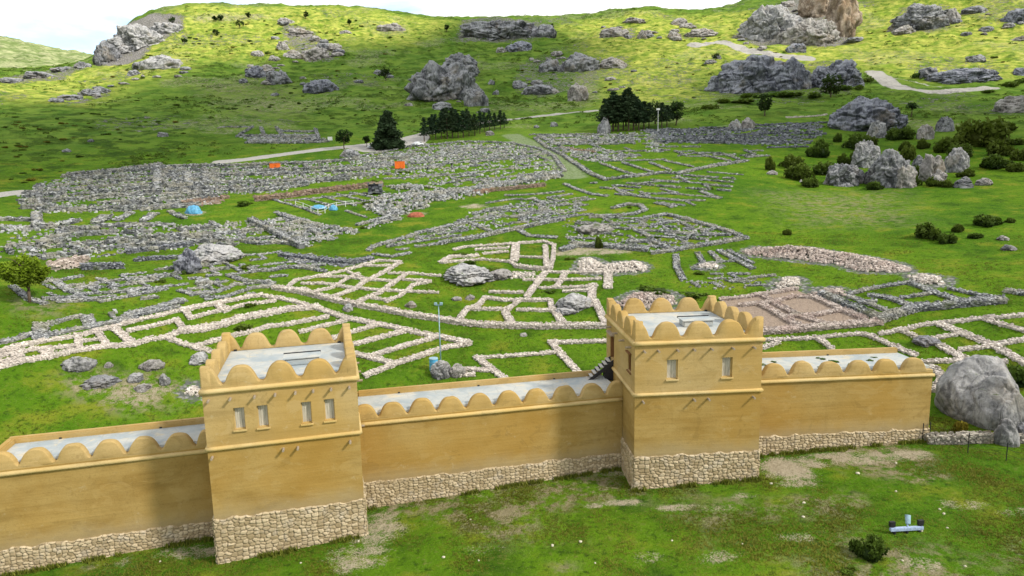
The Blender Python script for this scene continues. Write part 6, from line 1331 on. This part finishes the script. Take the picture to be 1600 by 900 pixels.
# parked cars
def car(p, rz, label, paint, group='cars parked by the conifer'):
    t = empty('parked_car', tuple(p), rz, label, 'car', group)
    prof = [(-2.1, .35), (-2.12, .75), (-1.95, .92), (-1.25, .98), (-.75, 1.44), (.75, 1.48), (1.55, 1.0), (2.05, .86), (2.12, .6), (2.1, .35)]; V = []; 
    for y, ins in ((-.86, .1), (-.78, 0), (.78, 0), (.86, .1)):
        V += [(x * (1 - ins * .1), y * (1 if z < 1.0 else .84), z - ins * .3 * (z > .5)) for x, z in prof]
    k = len(prof); Fs = [(j * k + i, j * k + (i + 1) % k, (j + 1) * k + (i + 1) % k, (j + 1) * k + i) for j in range(3) for i in range(k)] + [tuple(range(k - 1, -1, -1)), tuple(range(3 * k, 4 * k))]
    b = MB(); b.add(V, Fs); b.build('body', paint, t, smooth=False)
    g_ = MB(); 
    for y in (-.745, .745): g_.add([(-1.05, y, 1.0), (1.3, y, 1.02), (.72, y * .965, 1.40), (-.68, y * .965, 1.38)], [(0, 1, 2, 3)])
    g_.build('window', M['glass'], t)
    for x in (-1.3, 1.3):
        for y in (-.80, .80):
            w = MB(); w.tube((x, y - .1, .33), (x, y + .1, .33), .33, .33, 14); o = w.build('wheel', M['tyre'], t); r_ = MB(); r_.tube((x, y - .11, .33), (x, y + .11, .33), .2, .2, 10); r_.build('rim', M['cars'], o)
    return t
car(gp(584, 232, 150), .2, 'white car parked between the small tree and conifer', M['carw']); car(gp(598, 233, 150), 1.3, 'blue car parked under the conifer', M['carb']); car(gp(611, 232, 150), 1.2, 'silver car in the shade of the conifer', M['cars']); car(gp(653, 228, 150), .9, 'small white car standing apart in the car park', M['carw'])

# walker among the ruins: one skinned body
p = gp(668, 270, 100); V = [(0, 0, .95), (0, 0, 1.2), (0, 0, 1.42), (0, 0, 1.53), (0, -.02, 1.66), (.1, 0, .9), (.14, -.12, .5), (.13, -.05, .06), (.13, -.17, .04), (-.1, 0, .9), (-.12, .10, .5), (-.12, .22, .08), (-.12, .12, .04), (.2, 0, 1.40), (.27, .06, 1.12), (.27, -.06, .88), (-.2, 0, 1.40), (-.27, -.04, 1.12), (-.26, -.16, .9)]
E_ = [(0, 1), (1, 2), (2, 3), (3, 4), (0, 5), (5, 6), (6, 7), (7, 8), (0, 9), (9, 10), (10, 11), (11, 12), (2, 13), (13, 14), (14, 15), (2, 16), (16, 17), (17, 18)]
rad = [.15, .14, .16, .06, .11, .10, .07, .05, .04, .10, .07, .05, .04, .07, .05, .035, .07, .05, .035]
me = bpy.data.meshes.new('person'); me.from_pydata(V, E_, []); o = link('person', me, None, None, (p[0], p[1], p[2])); o.rotation_euler = (0, 0, .8)
md = o.modifiers.new('skin', 'SKIN'); 
for i, r_ in enumerate(rad): me.skin_vertices[0].data[i].radius = (r_, r_ * .85)
me.skin_vertices[0].data[0].use_root = True; o.modifiers.new('sub', 'SUBSURF').levels = 1; o.modifiers['sub'].render_levels = 1; me.materials.append(M['cloth'])
tag(o, 'person in dark clothes walking among the grey walls', 'person')
p = gp(706, 268, 100); t = empty('sign_post', tuple(p), 0, 'thin dark post among the grey walls near the walker', 'post'); b = MB(); b.tube((0, 0, -.1), (0, 0, 2.2), .09, .08, 6); b.build('post', M['black'], t); b = MB(); b.box((0, -.06, 1.95), (.5, .05, .4)); b.build('board', M['black'], t)
p = gp(516, 222, 150); t = empty('info_board', tuple(p), 0, 'small white board standing by the roofless hillside ruin', 'board'); b = MB(); b.box((0, 0, 1.2), (1.6, .1, 1.2)); b.build('panel', M['white'], t)
for x in (-.6, .6):
    b = MB(); b.box((x, .08, .5), (.1, .06, 1.4)); b.build('leg', M['black'], t)
# weeds on the far walkway
t0 = np.array(AR_); k = 0
for lx, ly, r_ in ((2.2, 2.2, .5), (3.2, 3.2, .35), (8.0, 2.6, .55), (9.0, 1.4, .45), (11.2, 2.6, .35), (12.0, 3.4, .3), (4.6, 1.3, .35), (6.2, 1.2, .3), (7.6, 3.6, .4)):
    q = t0 + dR * (lx + 1) + nR * ly; o = link('weed_clump', BUSH[k % 8], None, None, (q[0], q[1], 7.44 + .66 - .02)); o.scale = (r_, r_, r_ * .6); k += 1
    tag(o, 'weed clump sprouting on the walkway of the wall beside the boulder', 'weed', 'weeds on the walkway')

# ------------------------------------------------------------------ sky, clouds, sun, camera
EL = math.radians(40); AZ = math.radians(115)       # azimuth measured clockwise from +Y
sd = np.array([math.sin(AZ) * math.cos(EL), math.cos(AZ) * math.cos(EL), math.sin(EL)])
def cloud(poly, alt, seed, thick=60):
    """a cloud sheet out of view, outlined so that its shadow falls on the given ground"""
    P = []
    for q in poly:
        g = gp(*q, rmin=66) if len(q) == 2 else np.array(q); P.append((g + sd * (alt - g[2]) / sd[2])[:2])
    P = np.array(P); lo, hi = P.min(0) - 20, P.max(0) + 20; st = 6.0
    xs = np.arange(lo[0], hi[0], st); ys = np.arange(lo[1], hi[1], st); X, Y = np.meshgrid(xs, ys); q = np.stack([X.ravel(), Y.ravel()], 1)
    ins = np.zeros(len(q), bool); ed = np.full(len(q), 1e9)
    for a, b in zip(P, np.roll(P, -1, 0)):
        c = ((a[1] > q[:, 1]) != (b[1] > q[:, 1])) & (q[:, 0] < (b[0] - a[0]) * (q[:, 1] - a[1]) / (b[1] - a[1] + 1e-12) + a[0]); ins ^= c
        d = b - a; t = np.clip(((q - a) @ d) / (d @ d + 1e-9), 0, 1); ed = np.minimum(ed, np.hypot(*(q - a - t[:, None] * d).T))
    s = np.where(ins, ed, -ed) + 16 * fbm2(q[:, 0] / 55, q[:, 1] / 55, seed, 4); n = len(ys), len(xs)
    s = s.reshape(n); th = thick * np.sqrt(np.clip(s / 60, 0, 1)) * (.7 + .5 * fbm2(X / 40, Y / 40, seed + 3, 4)); cell = (s[:-1, :-1] > 0) & (s[1:, :-1] > 0) & (s[:-1, 1:] > 0) & (s[1:, 1:] > 0)
    i = (np.arange(n[0] - 1)[:, None] * n[1] + np.arange(n[1] - 1)[None, :])[cell]; F1 = np.stack([i, i + 1, i + n[1] + 1, i + n[1]], 1); N = n[0] * n[1]
    top = np.stack([X, Y, alt + np.clip(th, 0, None) + 1], -1).reshape(-1, 3); bot = np.stack([X, Y, alt - .2 * np.clip(th, 0, None)], -1).reshape(-1, 3)
    o = link('shade_cloud', mesh_np('shade_cloud', np.concatenate([top, bot]), np.concatenate([F1, F1[:, ::-1] + N]), smooth=True), M['cloud']); o['kind'] = 'structure'; o['label'] = 'white cloud out of view, shaped to shade the hillsides'
m, nt, b = newmat('cloud'); b.inputs['Base Color'].default_value = (.9, .9, .92, 1); M['cloud'] = m
cloud([(-300, 330), (0, 298), (250, 255), (420, 246), (540, 232), (640, 214), (720, 200), (900, 186), (930, 165), (926, 120), (990, 86), (1050, 70), (900, 58), (860, 42), (720, 30), (650, 66), (560, 64), (430, 104), (300, 116), (200, 146), (140, 172), (0, 174), (-300, 182)], 450, 3)  # unseen cloud sheets, outlines projected from the hillsides they should shade
cloud([(990, 226), (1030, 190), (1090, 172), (1106, 128), (1130, 96), (1220, 96), (1340, 118), (1420, 142), (1600, 146), (1900, 146), (1900, 300), (1600, 262), (1420, 250), (1300, 262), (1220, 250), (1080, 228)], 450, 5)

w = bpy.data.worlds.new('World'); SC.world = w; w.use_nodes = True; nt = w.node_tree; nt.nodes.clear(); n = NT(nt)
sky = n.n('ShaderNodeTexSky', sky_type='NISHITA'); sky.sun_disc = False; sky.sun_elevation = EL; sky.sun_rotation = AZ; sky.altitude = 1000; sky.air_density = 1.0; sky.dust_density = 1.2; sky.ozone_density = 1.0
tc = n.n('ShaderNodeTexCoord').outputs['Generated']; mp = n.map(tc, (1, 1, 3.2))
cl = n.noise(mp, 2.6, 8, .58, .3); f = n.ramp(cl, .34, .54)
b1 = n.n('ShaderNodeBackground'); n.L(sky.outputs[0], b1.inputs[0]); b1.inputs[1].default_value = .27
b2 = n.n('ShaderNodeBackground'); b2.inputs[0].default_value = (1, .99, .97, 1); b2.inputs[1].default_value = 1.3
mx = n.n('ShaderNodeMixShader'); n.L(f, mx.inputs[0]); n.L(b1.outputs[0], mx.inputs[1]); n.L(b2.outputs[0], mx.inputs[2])
out = n.n('ShaderNodeOutputWorld'); n.L(mx.outputs[0], out.inputs[0])
sun = bpy.data.lights.new('sun', 'SUN'); sun.energy = 3.8; sun.angle = math.radians(6.0); sun.color = (1, .95, .86)
so = bpy.data.objects.new('sun', sun); COL.objects.link(so); so.rotation_euler = Vector(sd).to_track_quat('Z', 'Y').to_euler()
cam = bpy.data.cameras.new('camera'); cam.lens = 36 * F / 1600; cam.sensor_width = 36; cam.clip_end = 9000; cam.clip_start = .5
co = bpy.data.objects.new('camera', cam); COL.objects.link(co)
from mathutils import Matrix
co.matrix_world = Matrix.Translation((0, 0, H)) @ Matrix.Rotation(math.pi / 2 - PIT, 4, 'X') @ Matrix.Rotation(-ROLL, 4, 'Z')
SC.camera = co
SC.view_settings.view_transform = 'Standard'; SC.view_settings.look = 'None'; SC.view_settings.exposure = 0
SC.render.engine = 'CYCLES'; SC.cycles.use_denoising = True; SC.cycles.max_bounces = 4; SC.cycles.diffuse_bounces = 2; SC.cycles.glossy_bounces = 2; SC.cycles.transmission_bounces = 2; SC.cycles.transparent_max_bounces = 4
SC.render.film_transparent = False
try: SC.cycles.denoiser = 'OPENIMAGEDENOISE'; SC.cycles.denoising_prefilter = 'ACCURATE'
except Exception: pass
